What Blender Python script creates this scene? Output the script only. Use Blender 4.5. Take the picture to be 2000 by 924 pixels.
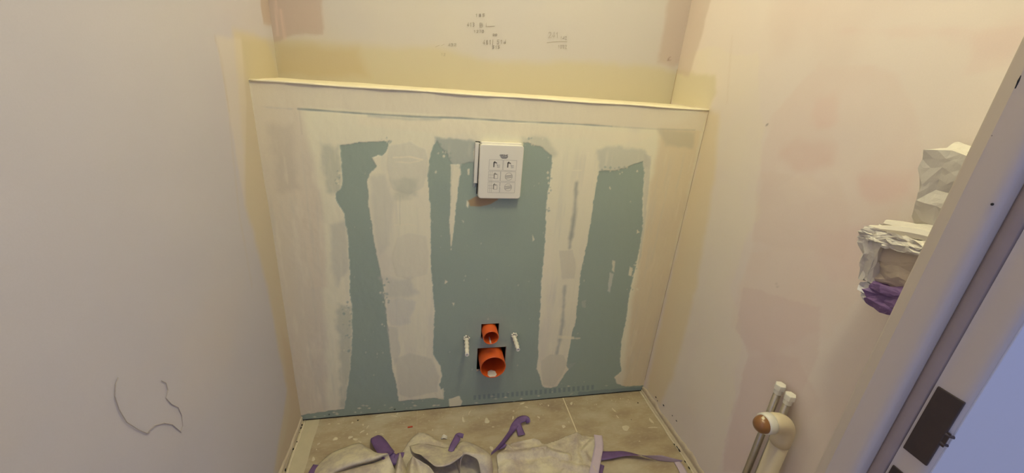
import bpy, bmesh, math, random
import numpy as np
from mathutils import Vector, Matrix

for o in list(bpy.data.objects): bpy.data.objects.remove(o)
random.seed(7)
scene = bpy.context.scene
COL = scene.collection
PI = math.pi

# ------------------------------------------------------------------ camera
FPX = 796.8                                   # focal length in px of a 2000x924 frame
YAW, PITCH, ROLL = 0.21788, 0.37542, 0.07639
CAM = np.array([0.45339, -1.23734, 1.21594])
def cam_axes():
    ca, sa = math.cos(YAW), math.sin(YAW)
    fwd = np.array([sa*math.cos(PITCH), ca*math.cos(PITCH), -math.sin(PITCH)])
    right = np.array([ca, -sa, 0.]); up = np.cross(right, fwd)
    return right*math.cos(ROLL)+up*math.sin(ROLL), -right*math.sin(ROLL)+up*math.cos(ROLL), fwd
RX, UP, FW = cam_axes()
cd = bpy.data.cameras.new('camera'); cam = bpy.data.objects.new('camera', cd); COL.objects.link(cam)
cd.sensor_width = 36; cd.lens = FPX/2000*36; cd.clip_start = 0.01
M = Matrix(((RX[0], UP[0], -FW[0], CAM[0]), (RX[1], UP[1], -FW[1], CAM[1]), (RX[2], UP[2], -FW[2], CAM[2]), (0, 0, 0, 1)))
cam.matrix_world = M
scene.camera = cam

# ------------------------------------------------------------------ light, exposure
scene.view_settings.view_transform = 'Standard'; scene.view_settings.look = 'None'
scene.view_settings.gamma = 1; scene.view_settings.exposure = 0.0
scene.view_settings.use_curve_mapping = False
w = bpy.data.worlds.new('world'); scene.world = w; w.use_nodes = True
bg = w.node_tree.nodes['Background']; bg.inputs[0].default_value = (0.49, 0.59, 1.18, 1); bg.inputs[1].default_value = 0.78
LAMPS = [((0.70, -0.27, 2.38), 10.0, 0.035), ((0.78, -0.86, 2.36), 19.0, 0.06)]      # two ceiling bulbs on the room's centre line
for (LOC, EN, RAD) in LAMPS:
    ld = bpy.data.lights.new('ceiling_bulb_light', 'POINT'); ld.energy = EN; ld.color = (1.0, 1.0, 0.71); ld.shadow_soft_size = RAD
    lo = bpy.data.objects.new('ceiling_bulb_light', ld); COL.objects.link(lo); lo.location = LOC

# ------------------------------------------------------------------ room sizes (metres)
W, H, DL, CEIL = 1.35, 1.157, 0.233, 2.45     # room width, ledge height, ledge depth, ceiling
YD, YH = -0.951, -1.031                        # room face and hall face of the doorway wall
XR = 0.93                                      # right side of the door opening
XLJ = 0.10

# ------------------------------------------------------------------ helpers
def at(px, py, ax, val):
    """point of the plane axis=val seen at a pixel of the photograph"""
    d = FW + RX*(px-1000)/FPX - UP*(py-462)/FPX
    return CAM + d*((val-CAM[ax])/d[ax])
def s2l(c):
    r = []
    for v in c[:3]:
        v = v/255.0
        r.append(v/12.92 if v <= 0.04045 else ((v+0.055)/1.055)**2.4)
    return tuple(r)
def sm(x): x = np.clip(x, 0, 1); return x*x*(3-2*x)
def vnoise(x, y, seed=0):
    xi = np.floor(x).astype(np.int64); yi = np.floor(y).astype(np.int64)
    fx = x-xi; fy = y-yi; fx = fx*fx*(3-2*fx); fy = fy*fy*(3-2*fy)
    def hsh(a, b):
        n = (a*374761393 + b*668265263 + seed*974634777) & 0x7fffffff
        n = ((n ^ (n >> 13))*1274126177) & 0x7fffffff
        return ((n ^ (n >> 16)) & 0xffff)/65535.0
    return (hsh(xi, yi)*(1-fx)+hsh(xi+1, yi)*fx)*(1-fy)+(hsh(xi, yi+1)*(1-fx)+hsh(xi+1, yi+1)*fx)*fy
def fbm(x, y, seed=0, oc=4):
    t = 0; a = 0.5; s = 0
    for k in range(oc):
        t = t+a*vnoise(x*2**k+17.3*k, y*2**k-9.1*k, seed+k); s += a; a *= 0.5
    return t/s*2-1                            # -1..1
def sdf(px, py, poly):
    """signed distance to polygon, negative inside"""
    P = np.asarray(poly, float); n = len(P); d = np.full(px.shape, 1e9); ins = np.zeros(px.shape, bool)
    for i in range(n):
        ax, ay = P[i]; bx, by = P[(i+1) % n]
        ex, ey = bx-ax, by-ay; wx, wy = px-ax, py-ay
        t = np.clip((wx*ex+wy*ey)/(ex*ex+ey*ey+1e-12), 0, 1)
        d = np.minimum(d, (wx-ex*t)**2+(wy-ey*t)**2)
        c = ((ay > py) != (by > py))
        if abs(ey) > 1e-12: ins ^= c & (px < ex*(py-ay)/ey+ax)
    d = np.sqrt(d)
    return np.where(ins, -d, d)
def dseg(px, py, a, b):
    ex, ey = b[0]-a[0], b[1]-a[1]; wx, wy = px-a[0], py-a[1]
    t = np.clip((wx*ex+wy*ey)/(ex*ex+ey*ey+1e-12), 0, 1)
    return np.sqrt((wx-ex*t)**2+(wy-ey*t)**2), t

def tag(o, label=None, cat=None, group=None, kind=None):
    if label: o['label'] = label
    if cat: o['category'] = cat
    if group: o['group'] = group
    if kind: o['kind'] = kind
    return o
def empty(name, loc, parent=None):
    o = bpy.data.objects.new(name, None); COL.objects.link(o); o.location = loc; o.empty_display_size = 0.05
    if parent: o.parent = parent
    return o
def link(name, me, mat=None, parent=None, smooth=False):
    o = bpy.data.objects.new(name, me); COL.objects.link(o)
    if mat is not None:
        for m in (mat if isinstance(mat, (list, tuple)) else [mat]): me.materials.append(m)
    if parent:
        o.parent = parent
        o.matrix_parent_inverse = Matrix.Translation(-Vector(world_loc(parent)))
    if smooth: me.polygons.foreach_set('use_smooth', [True]*len(me.polygons))
    return o
def world_loc(o):
    v = Vector(o.location)
    if o.parent: v = o.parent_loc_fix if hasattr(o, 'parent_loc_fix') else v
    return v
def meshobj(name, verts, faces, mat, parent=None, smooth=False, mi=None):
    me = bpy.data.meshes.new(name); me.from_pydata([tuple(v) for v in verts], [], [tuple(f) for f in faces]); me.update()
    o = link(name, me, mat, parent, smooth)
    if mi is not None: me.polygons.foreach_set('material_index', mi)
    return o
def bmobj(name, bm, mat, parent=None, smooth=False):
    bmesh.ops.recalc_face_normals(bm, faces=bm.faces)
    me = bpy.data.meshes.new(name); bm.to_mesh(me); bm.free()
    return link(name, me, mat, parent, smooth)
def box_bm(bm, lo, hi, bevel=0):
    c = [(a+b)/2 for a, b in zip(lo, hi)]; s = [abs(b-a) for a, b in zip(lo, hi)]
    r = bmesh.ops.create_cube(bm, size=1, matrix=Matrix.Translation(c) @ Matrix.Diagonal((*s, 1)))
    if bevel:
        es = list({e for v in r['verts'] for e in v.link_edges})
        bmesh.ops.bevel(bm, geom=es, offset=bevel, segments=2, affect='EDGES', profile=0.6)
def box(name, lo, hi, mat, parent=None, bevel=0):
    bm = bmesh.new(); box_bm(bm, lo, hi, bevel); return bmobj(name, bm, mat, parent)
def sweep_bm(bm, path, radii, seg=24, cap=True, inner=None):
    """tube along a path of points with a radius each"""
    pts = [Vector(p) for p in path]; rings = []
    n0 = None
    for i, p in enumerate(pts):
        t = (pts[min(i+1, len(pts)-1)]-pts[max(i-1, 0)])
        if t.length < 1e-9: t = n_t
        t.normalize(); n_t = t
        if n0 is None:
            n0 = t.orthogonal().normalized()
        n0 = (n0-t*n0.dot(t)).normalized(); b = t.cross(n0)
        r = radii[i] if isinstance(radii, (list, tuple)) else radii
        rings.append([bm.verts.new(p+(n0*math.cos(2*PI*k/seg)+b*math.sin(2*PI*k/seg))*r) for k in range(seg)])
    for a, b in zip(rings, rings[1:]):
        for k in range(seg): bm.faces.new((a[k], a[(k+1) % seg], b[(k+1) % seg], b[k]))
    if cap:
        bm.faces.new(rings[0][::-1]); bm.faces.new(rings[-1])
def sweep(name, path, radii, mat, parent=None, seg=24, cap=True, smooth=True):
    bm = bmesh.new(); sweep_bm(bm, path, radii, seg, cap); o = bmobj(name, bm, mat, parent, smooth)
    return o

# ------------------------------------------------------------------ materials
def nt(name):
    m = bpy.data.materials.new(name); m.use_nodes = True
    return m, m.node_tree.nodes, m.node_tree.links, m.node_tree.nodes['Principled BSDF']
def mat(name, col, rough=0.6, var=0.10, scale=30, bump=0.0, bscale=200, metal=0, spec=0.5, stretch=(1, 1, 1), trans=0, sss=0):
    m, N, L, b = nt(name)
    b.inputs['Roughness'].default_value = rough; b.inputs['Metallic'].default_value = metal
    b.inputs['Specular IOR Level'].default_value = spec
    tc = N.new('ShaderNodeTexCoord'); mp = N.new('ShaderNodeMapping'); mp.inputs['Scale'].default_value = stretch
    L.new(tc.outputs['Object'], mp.inputs[0])
    n = N.new('ShaderNodeTexNoise'); n.inputs['Scale'].default_value = scale; n.inputs['Detail'].default_value = 5
    L.new(mp.outputs[0], n.inputs['Vector'])
    mx = N.new('ShaderNodeMix'); mx.data_type = 'RGBA'
    c = s2l(col); mx.inputs['A'].default_value = (*[v*(1-var) for v in c], 1); mx.inputs['B'].default_value = (*[min(1, v*(1+var)) for v in c], 1)
    L.new(n.outputs['Fac'], mx.inputs['Factor']); L.new(mx.outputs['Result'], b.inputs['Base Color'])
    if bump:
        n2 = N.new('ShaderNodeTexNoise'); n2.inputs['Scale'].default_value = bscale; n2.inputs['Detail'].default_value = 4
        L.new(mp.outputs[0], n2.inputs['Vector'])
        bp = N.new('ShaderNodeBump'); bp.inputs['Strength'].default_value = bump; bp.inputs['Distance'].default_value = 0.002
        L.new(n2.outputs['Fac'], bp.inputs['Height']); L.new(bp.outputs[0], b.inputs['Normal'])
    if trans: b.inputs['Transmission Weight'].default_value = trans
    if sss:
        b.inputs['Subsurface Weight'].default_value = sss; b.inputs['Subsurface Scale'].default_value = 0.01
    return m
def pigment_mat(name, rough=0.75, bump=0.12, bscale=260, grain=0.05, gscale=420, rough_attr=False):
    """paint colour stored per vertex (board, filler, primer), fine grain added by noise"""
    m, N, L, b = nt(name)
    a = N.new('ShaderNodeAttribute'); a.attribute_name = 'pigment'
    tc = N.new('ShaderNodeTexCoord')
    n = N.new('ShaderNodeTexNoise'); n.inputs['Scale'].default_value = gscale; n.inputs['Detail'].default_value = 3
    L.new(tc.outputs['Object'], n.inputs['Vector'])
    mr = N.new('ShaderNodeMapRange'); mr.inputs['To Min'].default_value = 1-grain; mr.inputs['To Max'].default_value = 1+grain
    L.new(n.outputs['Fac'], mr.inputs['Value'])
    vm = N.new('ShaderNodeVectorMath'); vm.operation = 'SCALE'
    L.new(a.outputs['Color'], vm.inputs[0]); L.new(mr.outputs[0], vm.inputs['Scale'])
    L.new(vm.outputs[0], b.inputs['Base Color'])
    b.inputs['Roughness'].default_value = rough; b.inputs['Specular IOR Level'].default_value = 0.35
    n2 = N.new('ShaderNodeTexNoise'); n2.inputs['Scale'].default_value = bscale; n2.inputs['Detail'].default_value = 4
    L.new(tc.outputs['Object'], n2.inputs['Vector'])
    bp = N.new('ShaderNodeBump'); bp.inputs['Strength'].default_value = bump; bp.inputs['Distance'].default_value = 0.001
    L.new(n2.outputs['Fac'], bp.inputs['Height']); L.new(bp.outputs[0], b.inputs['Normal'])
    return m

M_PANEL = pigment_mat('painted_board'); M_WALL = pigment_mat('wall_paint', bump=0.1, grain=0.03)
M_CEIL = mat('ceiling_white', (225, 222, 212), 0.8, 0.02)
M_FILL = mat('dried_filler', (226, 219, 200), 0.8, 0.06, 60, 0.3, 300)
M_EDGE = mat('gypsum_edge', (196, 186, 168), 0.9, 0.12, 200, 0.4, 400)
M_DARK = mat('dark_cavity', (38, 34, 30), 0.9, 0.1)
M_ORANGE = mat('orange_plastic_pipe', (214, 92, 34), 0.32, 0.05, 40)
M_WPLAST = mat('white_plastic', (226, 220, 205), 0.35, 0.02, 20)
M_COVER = mat('cover_plastic', (226, 219, 198), 0.38, 0.02, 20)
M_INK = mat('printed_ink', (92, 88, 78), 0.6, 0.1, 200)
M_INK2 = mat('faded_ink', (158, 152, 135), 0.6, 0.1, 200)
M_PENCIL = mat('pencil_line', (150, 138, 118), 0.7, 0.2, 500)
M_PENCIL2 = mat('faint_pencil_line', (172, 160, 140), 0.7, 0.2, 500)
M_DRAIN = mat('cream_drain_plastic', (222, 206, 172), 0.35, 0.03, 20)
M_PLUG = mat('brown_rubber_plug', (142, 98, 58), 0.3, 0.15, 30)
M_CHROME = mat('dull_chrome', (176, 166, 150), 0.32, 0.12, 90, metal=0.75)
M_PAPER = mat('crumpled_white_paper', (208, 200, 186), 0.7, 0.03, 40, 0.15, 300)
M_SHEET = None
M_BEIGE = mat('beige_kraft_paper', (188, 172, 150), 0.7, 0.05, 30, 0.15, 200)
M_FILM = mat('milky_film', (206, 200, 196), 0.4, 0.04, 30, 0.1, 200)
M_PURPLE = mat('purple_tape', (110, 82, 126), 0.55, 0.32, 38, 0.2, 200)
M_LILAC = mat('pale_tape_back', (196, 178, 186), 0.6, 0.06, 60, 0.15, 200)
M_FRAME = mat('cream_lacquer', (190, 174, 152), 0.42, 0.035, 9, 0.08, 60)
M_CASING = mat('white_casing', (206, 200, 190), 0.5, 0.03, 9)
M_SEAL_SHADE = mat('brown_seal_shade', (150, 130, 112), 0.6, 0.1, 40)
M_STEEL = mat('dark_steel', (74, 62, 54), 0.45, 0.15, 60, metal=0.5)
M_GROUT = mat('floor_grout', (224, 210, 176), 0.85, 0.08, 90)
M_RED = mat('red_plastic', (190, 70, 40), 0.4, 0.05)

# ------------------------------------------------------------------ painted grids
class Paint:
    """a wall surface as a fine grid whose vertices carry pigment and relief"""
    def __init__(s, ax, val, us, vs, base, normal_sign):
        s.ax, s.val, s.us, s.vs = ax, val, us, vs
        s.U, s.V = [a.ravel() for a in np.meshgrid(us, vs)]
        s.col = np.tile(np.array(s2l(base)), (len(s.U), 1)); s.h = np.zeros(len(s.U)); s.sign = normal_sign
    def conv(s, poly):
        r = []
        for p in poly:
            q = at(p[0], p[1], s.ax, s.val); r.append((q[1-s.ax], q[2]))
        return r
    def layer(s, poly, col, alpha=1.0, feather=0.003, rag=0.002, rs=0.02, thick=0.0, thin=0.0, tscale=(0.03, 0.12), seed=1, world=False):
        P = poly if world else s.conv(poly)
        A = np.array(P); m = feather+rag*3
        k = np.nonzero((s.U > A[:, 0].min()-m) & (s.U < A[:, 0].max()+m) & (s.V > A[:, 1].min()-m) & (s.V < A[:, 1].max()+m))[0]
        if not len(k): return
        u, v = s.U[k], s.V[k]
        d = sdf(u, v, P)
        if rag: d = d+rag*(fbm(u/rs, v/rs, seed, 4)*1.6)
        a = sm(0.5-d/feather)*alpha
        if thin:
            n = fbm(u/tscale[0], v/tscale[1], seed+40, 4)
            a = a*(1-thin*sm(0.5+n*1.3))
        c = np.array(s2l(col))
        s.col[k] = s.col[k]*(1-a[:, None])+c*a[:, None]
        s.h[k] += a*thick
    def stroke(s, pts, col, width, alpha=1, feather=0.003, rag=0.0, rs=0.02, thick=0, seed=3):
        P = s.conv(pts); d = np.full(s.U.shape, 9.0)
        for a, b in zip(P, P[1:]): d = np.minimum(d, dseg(s.U, s.V, a, b)[0])
        if rag: d = d+rag*fbm(s.U/rs, s.V/rs, seed)
        a = sm(0.5-(d-width/2)/feather)*alpha
        s.col = s.col*(1-a[:, None])+np.array(s2l(col))*a[:, None]; s.h += a*thick
    def mottle(s, col, amt, sx, sy, seed, thr=0.0):
        n = fbm(s.U/sx, s.V/sy, seed, 4); a = sm((n-thr)*1.5)*amt
        s.col = s.col*(1-a[:, None])+np.array(s2l(col))*a[:, None]
    def build(s, name, mat_, holes=(), parent=None):
        nu, nv = len(s.us), len(s.vs)
        co = np.zeros((len(s.U), 3)); co[:, 1-s.ax] = s.U; co[:, 2] = s.V; co[:, s.ax] = s.val+s.sign*s.h
        i = np.arange(nu-1); j = np.arange(nv-1); I, J = np.meshgrid(i, j)
        a = (J*nu+I).ravel(); f = np.stack([a, a+1, a+nu+1, a+nu], 1)
        cu = (s.us[I.ravel()]+s.us[I.ravel()+1])/2; cv = (s.vs[J.ravel()]+s.vs[J.ravel()+1])/2
        keep = np.ones(len(f), bool)
        for (u0, u1, v0, v1) in holes: keep &= ~((cu > u0) & (cu < u1) & (cv > v0) & (cv < v1))
        f = f[keep]
        flip = (s.ax == 1 and s.sign > 0) or (s.ax == 0 and s.sign < 0)
        if flip: f = f[:, ::-1]
        me = bpy.data.meshes.new(name)
        me.vertices.add(len(co)); me.vertices.foreach_set('co', co.ravel())
        me.loops.add(f.size); me.loops.foreach_set('vertex_index', f.ravel().astype(np.int32))
        me.polygons.add(len(f)); me.polygons.foreach_set('loop_start', np.arange(0, f.size, 4, dtype=np.int32))
        me.update(); me.validate()
        at_ = me.color_attributes.new('pigment', 'FLOAT_COLOR', 'POINT')
        at_.data.foreach_set('color', np.concatenate([np.clip(s.col, 0, 1), np.ones((len(s.col), 1))], 1).ravel())
        o = link(name, me, mat_, parent, True)
        return o
def lin(a, b, step, extra=()):
    n = max(2, int(round((b-a)/step))+1); x = np.linspace(a, b, n)
    for e in extra:
        k = np.argmin(abs(x-e)); x[k] = e
    return x

FILL = (230, 222, 190); FILL_D = (206, 193, 168); BOARD = (155, 167, 150); BOARD_D = (112, 130, 130); HAZE = (190, 190, 166)
CREAM = (202, 192, 172); PINKW = (214, 182, 166); PINK = (190, 168, 144); YEL = (202, 188, 146)

# ================================================================== boxing wall with the plasterboard face
HOLE_S = (0.640, 0.705, 0.312, 0.376); HOLE_B = (0.630, 0.738, 0.166, 0.271)
us = lin(0.0, W, 0.0025, (HOLE_S[0], HOLE_S[1], HOLE_B[0], HOLE_B[1]))
vs = lin(0.003, H, 0.0025, (HOLE_S[2], HOLE_S[3], HOLE_B[2], HOLE_B[3]))
P = Paint(1, 0.0, us, vs, FILL, -1)
P.mottle((212, 202, 184), 0.5, 0.10, 0.25, 11); P.mottle((234, 222, 192), 0.5, 0.12, 0.3, 12, 0.1)
P.h += 0.0012*fbm(P.U/0.06, P.V/0.10, 5)+0.0005*fbm(P.U/0.02, P.V/0.03, 6)
# side bands in older filler
P.layer([(484, 150), (575, 160), (600, 270), (625, 380), (632, 560), (640, 830), (560, 830)], (214, 200, 176), 0.75, 0.03, 0.006, 0.05, seed=2)
P.layer([(1290, 250), (1382, 215), (1257, 764), (1215, 760), (1240, 560), (1262, 420)], (216, 196, 158), 0.75, 0.03, 0.006, 0.05, seed=3)
P.layer([(522, 245), (575, 240), (585, 370), (545, 372)], (198, 186, 164), 0.55, 0.03, 0.01, 0.05, seed=4)
P.layer([(575, 372), (622, 372), (632, 440), (640, 560), (600, 560)], (222, 208, 180), 0.7, 0.02, 0.006, 0.05, seed=5)
P.layer([(490, 160), (940, 190), (1380, 222), (1372, 256), (1195, 246), (930, 228), (582, 209), (500, 206)], (220, 208, 180), 0.8, 0.006, 0.001, 0.05, seed=6)
# tinted thin filler zones
P.layer([(628, 283), (664, 285), (668, 330), (664, 375), (652, 378), (640, 375), (632, 330)], HAZE, 0.75, 0.022, 0.007, 0.03, seed=7)
P.layer([(662, 592), (688, 600), (687, 680), (683, 735), (675, 795), (664, 795), (664, 720), (658, 640)], HAZE, 0.75, 0.022, 0.007, 0.03, seed=8)
P.layer([(645, 440), (678, 430), (683, 520), (660, 560), (648, 520)], (196, 192, 172), 0.6, 0.02, 0.004, 0.03, seed=9)
P.layer([(1165, 292), (1210, 285), (1262, 298), (1270, 330), (1240, 330), (1170, 336)], (192, 192, 172), 0.7, 0.018, 0.007, 0.03, seed=10)
P.layer([(1285, 253), (1360, 257), (1352, 290), (1300, 285)], (188, 180, 152), 0.6, 0.02, 0.004, 0.03, seed=11)
P.layer([(1020, 268), (1065, 264), (1085, 300), (1075, 312), (1058, 288), (1022, 278)], HAZE, 0.55, 0.022, 0.007, 0.03, seed=12)
P.layer([(850, 268), (900, 272), (932, 276), (930, 330), (900, 330), (884, 325), (862, 320), (850, 300)], (164, 172, 158), 0.8, 0.010, 0.004, 0.02, seed=13)
P.layer([(1258, 300), (1272, 305), (1266, 380), (1252, 500), (1246, 520), (1256, 430)], (196, 192, 172), 0.6, 0.006, 0.002, 0.02, seed=14)
P.layer([(700, 245), (860, 262), (1000, 262), (1240, 280), (1280, 262), (1000, 240), (700, 226)], (232, 220, 188), 0.6, 0.015, 0.004, 0.05, seed=15)
_c = P.col.copy(); P.mottle((200, 196, 176), 0.28, 0.012, 0.16, 91, 0.1); P.mottle((238, 228, 198), 0.3, 0.014, 0.10, 92, 0.1)
_k = sm((P.V-0.98)/0.06)[:, None]; P.col = P.col*(1-_k)+_c*_k
# bare board
B = dict(feather=0.0026, rag=0.0022, rs=0.012)
P.layer([(664, 285), (700, 279), (761, 275), (757, 290), (748, 303), (726, 308), (737, 324), (722, 340), (718, 353), (719, 399), (726, 438), (735, 496),
         (746, 543), (755, 618), (762, 678), (767, 725), (774, 750), (778, 784), (850, 778), (866, 779), (863, 765), (858, 754), (863, 736), (860, 714),
         (846, 693), (847, 643), (849, 607), (846, 571), (842, 530), (841, 425), (838, 370), (834, 344), (840, 310), (846, 285), (854, 274), (862, 290),
         (874, 300), (884, 321), (880, 405), (878, 440), (881, 484), (885, 455), (890, 406), (899, 339), (902, 320), (927, 316), (930, 340), (940, 380),
         (1000, 380), (1015, 330), (1022, 279), (1040, 281), (1059, 287), (1078, 305), (1075, 347), (1070, 376), (1067, 402), (1065, 467), (1062, 500),
         (1057, 554), (1055, 607), (1052, 661), (1051, 700), (1048, 721), (1055, 736), (1059, 755), (1075, 759), (1089, 754), (1098, 739), (1111, 721),
         (1105, 714), (1111, 689), (1118, 650), (1125, 625), (1130, 571), (1137, 518), (1146, 480), (1154, 435), (1159, 393), (1166, 354), (1170, 334),
         (1195, 333), (1221, 329), (1240, 319), (1256, 315), (1258, 337), (1256, 370), (1255, 419), (1256, 435), (1252, 467), (1247, 500), (1237, 543),
         (1230, 571), (1223, 625), (1214, 668), (1211, 707), (1214, 725), (1200, 737), (1205, 750), (1221, 755), (1257, 753), (1262, 775), (1000, 795),
         (700, 822), (580, 832), (584, 812), (620, 806), (672, 799), (676, 778), (683, 732), (687, 678), (688, 607), (683, 571), (683, 500), (682, 506),
         (678, 451), (670, 412), (657, 392), (656, 378), (664, 370), (669, 353), (667, 321)], BOARD, 1, thick=-0.0010, seed=21, **B)
P.mottle((108, 132, 126), 0.0, 0.2, 0.2, 1)
# small leftovers and skips on the bare board
def dab(pts, col=FILL, alpha=0.9, seed=30, feather=0.003, rag=0.0015): P.layer(pts, col, alpha, feather, rag, 0.008, 0.0006, seed=seed)
dab([(880, 321), (899, 321), (893, 360), (889, 410), (885, 455), (881, 488), (878, 440), (880, 405)], FILL)
dab([(925, 290), (933, 290), (930, 345), (926, 365)], FILL)
dab([(876, 780), (897, 774), (903, 785), (900, 794), (878, 796)], FILL, 0.95, 31)
dab([(850, 768), (866, 758), (867, 781), (856, 779)], FILL, 0.9, 32)
dab([(1196, 508), (1202, 510), (1200, 532), (1196, 530)], FILL, 0.7, 33); dab([(1191, 532), (1199, 536), (1191, 572), (1187, 568)], (206, 206, 188), 0.7, 34)
dab([(1230, 520), (1236, 524), (1233, 540), (1228, 538)], FILL, 0.8, 35); dab([(1245, 448), (1250, 454), (1244, 457)], FILL, 0.9, 36)
dab([(1136, 588), (1145, 586), (1144, 602), (1137, 600)], (176, 180, 160), 0.8, 37)
dab([(1098, 660), (1134, 660), (1134, 663), (1098, 663)], FILL, 0.6, 38)
dab([(1105, 712), (1126, 708), (1112, 722)], (170, 176, 160), 0.6, 39)
dab([(869, 546), (874, 551), (869, 555)], FILL, 0.9, 40, 0.0025, 0.001); dab([(1190, 362), (1195, 372), (1190, 368)], FILL, 0.8, 41, 0.0025)
dab([(883, 592), (888, 592), (886, 600)], FILL, 0.8, 42); dab([(1040, 458), (1044, 468), (1041, 472)], FILL, 0.7, 43)
dab([(914, 330), (917, 330), (916, 342), (913, 340)], FILL, 0.9, 44); dab([(912, 392), (916, 396), (914, 406), (911, 402)], FILL, 0.9, 45)
dab([(902, 430), (907, 432), (905, 436)], FILL, 0.8, 46)
for k in range(46):                                       # spatter towards the floor
    x = random.choice([random.uniform(600, 760), random.uniform(950, 1250), random.uniform(760, 950)]); yb = 820-(x-588)*0.087
    y = yb-abs(random.gauss(4, 9))-3; r = random.uniform(1, 3)
    dab([(x-r*1.6, y), (x, y-r*0.6), (x+r*1.6, y), (x, y+r*0.6)], FILL, random.uniform(0.4, 0.9), 50+k, 0.003, 0.001)
for k in range(60):                                       # small spatter all over the bare board
    x = random.uniform(690, 1240); y = random.uniform(330, 760); r = random.uniform(0.8, 1.6)
    dab([(x-r, y), (x, y-r*1.5), (x+r, y), (x, y+r*1.5)], FILL, random.uniform(0.2, 0.5), 100+k, 0.003, 0.0005)
for (x, y) in ((643, 810), (771, 800)): dab([(x-2, y), (x, y-1.6), (x+2, y), (x, y+1.6)], (50, 44, 38), 1.0, 3, 0.003, 0.0005)
# factory print along the lower edge
for k in range(26):
    x = 925+k*9.2; y = 820-(x-588)*0.0875-14
    P.layer([(x, y-4), (x+5, y-4), (x+4.6, y+5), (x, y+5)], BOARD_D, 0.55, 0.004, 0.0, seed=5)
P.layer([(1130, 766), (1256, 756), (1256, 764), (1130, 776)], BOARD_D, 0.5, 0.006, 0.003, 0.02, seed=8)
# brown stain under the flush cover
P.layer([(914, 392), (930, 384), (975, 384), (972, 391), (958, 399), (940, 403), (918, 403)], (168, 138, 98), 0.9, 0.004, 0.001, seed=60)
# filled strips: tone inside them
P.layer([(760, 285), (800, 276), (832, 292), (838, 330), (828, 365), (800, 378), (768, 370), (756, 330)], (216, 210, 184), 0.75, 0.006, 0.003, 0.03, thick=0.0006, seed=61)
P.layer([(762, 352), (812, 352), (816, 385), (770, 388)], HAZE, 0.55, 0.030, 0.012, 0.03, seed=62)
P.layer([(724, 345), (752, 340), (770, 400), (760, 480), (740, 500), (728, 430)], (208, 203, 180), 0.6, 0.02, 0.004, 0.03, seed=63)
P.layer([(775, 465), (800, 455), (832, 462), (838, 500), (834, 535), (800, 545), (774, 540), (766, 505)], (222, 214, 186), 0.8, 0.006, 0.002, 0.03, thick=0.0006, seed=64)
P.layer([(748, 545), (800, 545), (815, 570), (790, 582), (752, 580)], (204, 200, 180), 0.7, 0.03, 0.008, 0.03, seed=65)
P.layer([(755, 588), (785, 583), (812, 590), (800, 630), (760, 640)], (210, 205, 186), 0.6, 0.014, 0.006, 0.03, thick=0.0004, seed=66)
P.layer([(772, 700), (800, 690), (845, 700), (858, 735), (855, 765), (800, 776), (780, 770)], (210, 204, 178), 0.75, 0.01, 0.003, 0.03, thick=0.0006, seed=67)
P.layer([(755, 636), (775, 640), (782, 690), (770, 720), (764, 690)], (208, 203, 180), 0.7, 0.008, 0.003, 0.03, seed=68)
P.stroke([(770, 440), (800, 438), (815, 442)], (236, 224, 190), 0.002, 0.9, 0.003); P.stroke([(768, 308), (800, 306), (825, 312)], (240, 228, 194), 0.003, 0.8, 0.004, 0.002)
P.stroke([(772, 316), (800, 318), (820, 314)], (240, 228, 194), 0.002, 0.6, 0.004, 0.002)
P.stroke([(781, 380), (781, 440)], (178, 178, 158), 0.001, 0.6, 0.004, 0.0005)
P.stroke([(1126, 358), (1122, 420), (1112, 484)], (146, 150, 136), 0.012, 0.75, 0.016, 0.006, 0.03); P.stroke([(1103, 560), (1098, 640), (1088, 690)], (160, 162, 148), 0.010, 0.7, 0.016, 0.006, 0.03)
P.stroke([(1118, 333), (1136, 333)], (240, 230, 196), 0.002, 0.9, 0.004)
P.layer([(1092, 490), (1118, 488), (1125, 520), (1122, 545), (1098, 545)], (212, 204, 178), 0.7, 0.005, 0.002, thick=0.0005, seed=69)
P.layer([(1056, 705), (1075, 692), (1100, 694), (1108, 712), (1096, 735), (1080, 755), (1060, 752)], (210, 203, 176), 0.75, 0.005, 0.002, thick=0.0006, seed=70)
P.layer([(1090, 655), (1122, 658), (1121, 662), (1090, 661)], (236, 226, 190), 0.6, 0.003, 0.001, seed=71)
# ragged trowel skips beside the strips
for (x0, y0, x1, y1, n) in [(742, 545, 760, 640, 26), (668, 590, 688, 690, 30), (845, 280, 880, 340, 22), (1068, 300, 1078, 420, 22), (1170, 326, 1258, 340, 26), (655, 330, 668, 360, 10), (1232, 500, 1246, 570, 12), (745, 270, 765, 285, 10), (1015, 268, 1060, 285, 10)]:
    for k in range(n):
        t = random.random(); x = x0+(x1-x0)*random.random(); y = y0+(y1-y0)*t; r = random.uniform(1.2, 3.2)
        c = random.choice([BOARD, BOARD, FILL])
        P.layer([(x-r, y), (x, y-r), (x+r, y), (x, y+r)], c, 0.7, 0.003, 0.0015, 0.006, seed=200+k)
# horizontal rule at the joint of the top strip
P.stroke([(582, 213), (640, 217), (692, 221), (806, 228), (900, 231), (1000, 237), (1130, 243), (1195, 247)], (120, 134, 132), 0.0035, 0.85, 0.005, 0.002, 0.05, thick=-0.0008)
P.stroke([(720, 226), (800, 233), (860, 232)], (156, 162, 150), 0.004, 0.6, 0.012, 0.003, 0.03)
P.stroke([(1195, 247), (1277, 252), (1357, 254)], (182, 176, 152), 0.003, 0.7, 0.006, 0.001)
P.stroke([(515, 209), (570, 213)], (184, 180, 170), 0.003, 0.5, 0.006, 0.003)
P.stroke([(584, 213), (590, 262)], (190, 178, 154), 0.002, 0.5, 0.004)
boxing = P.build('wall_boxing', M_PANEL, (HOLE_S, HOLE_B)); tag(boxing, kind='structure')
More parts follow.
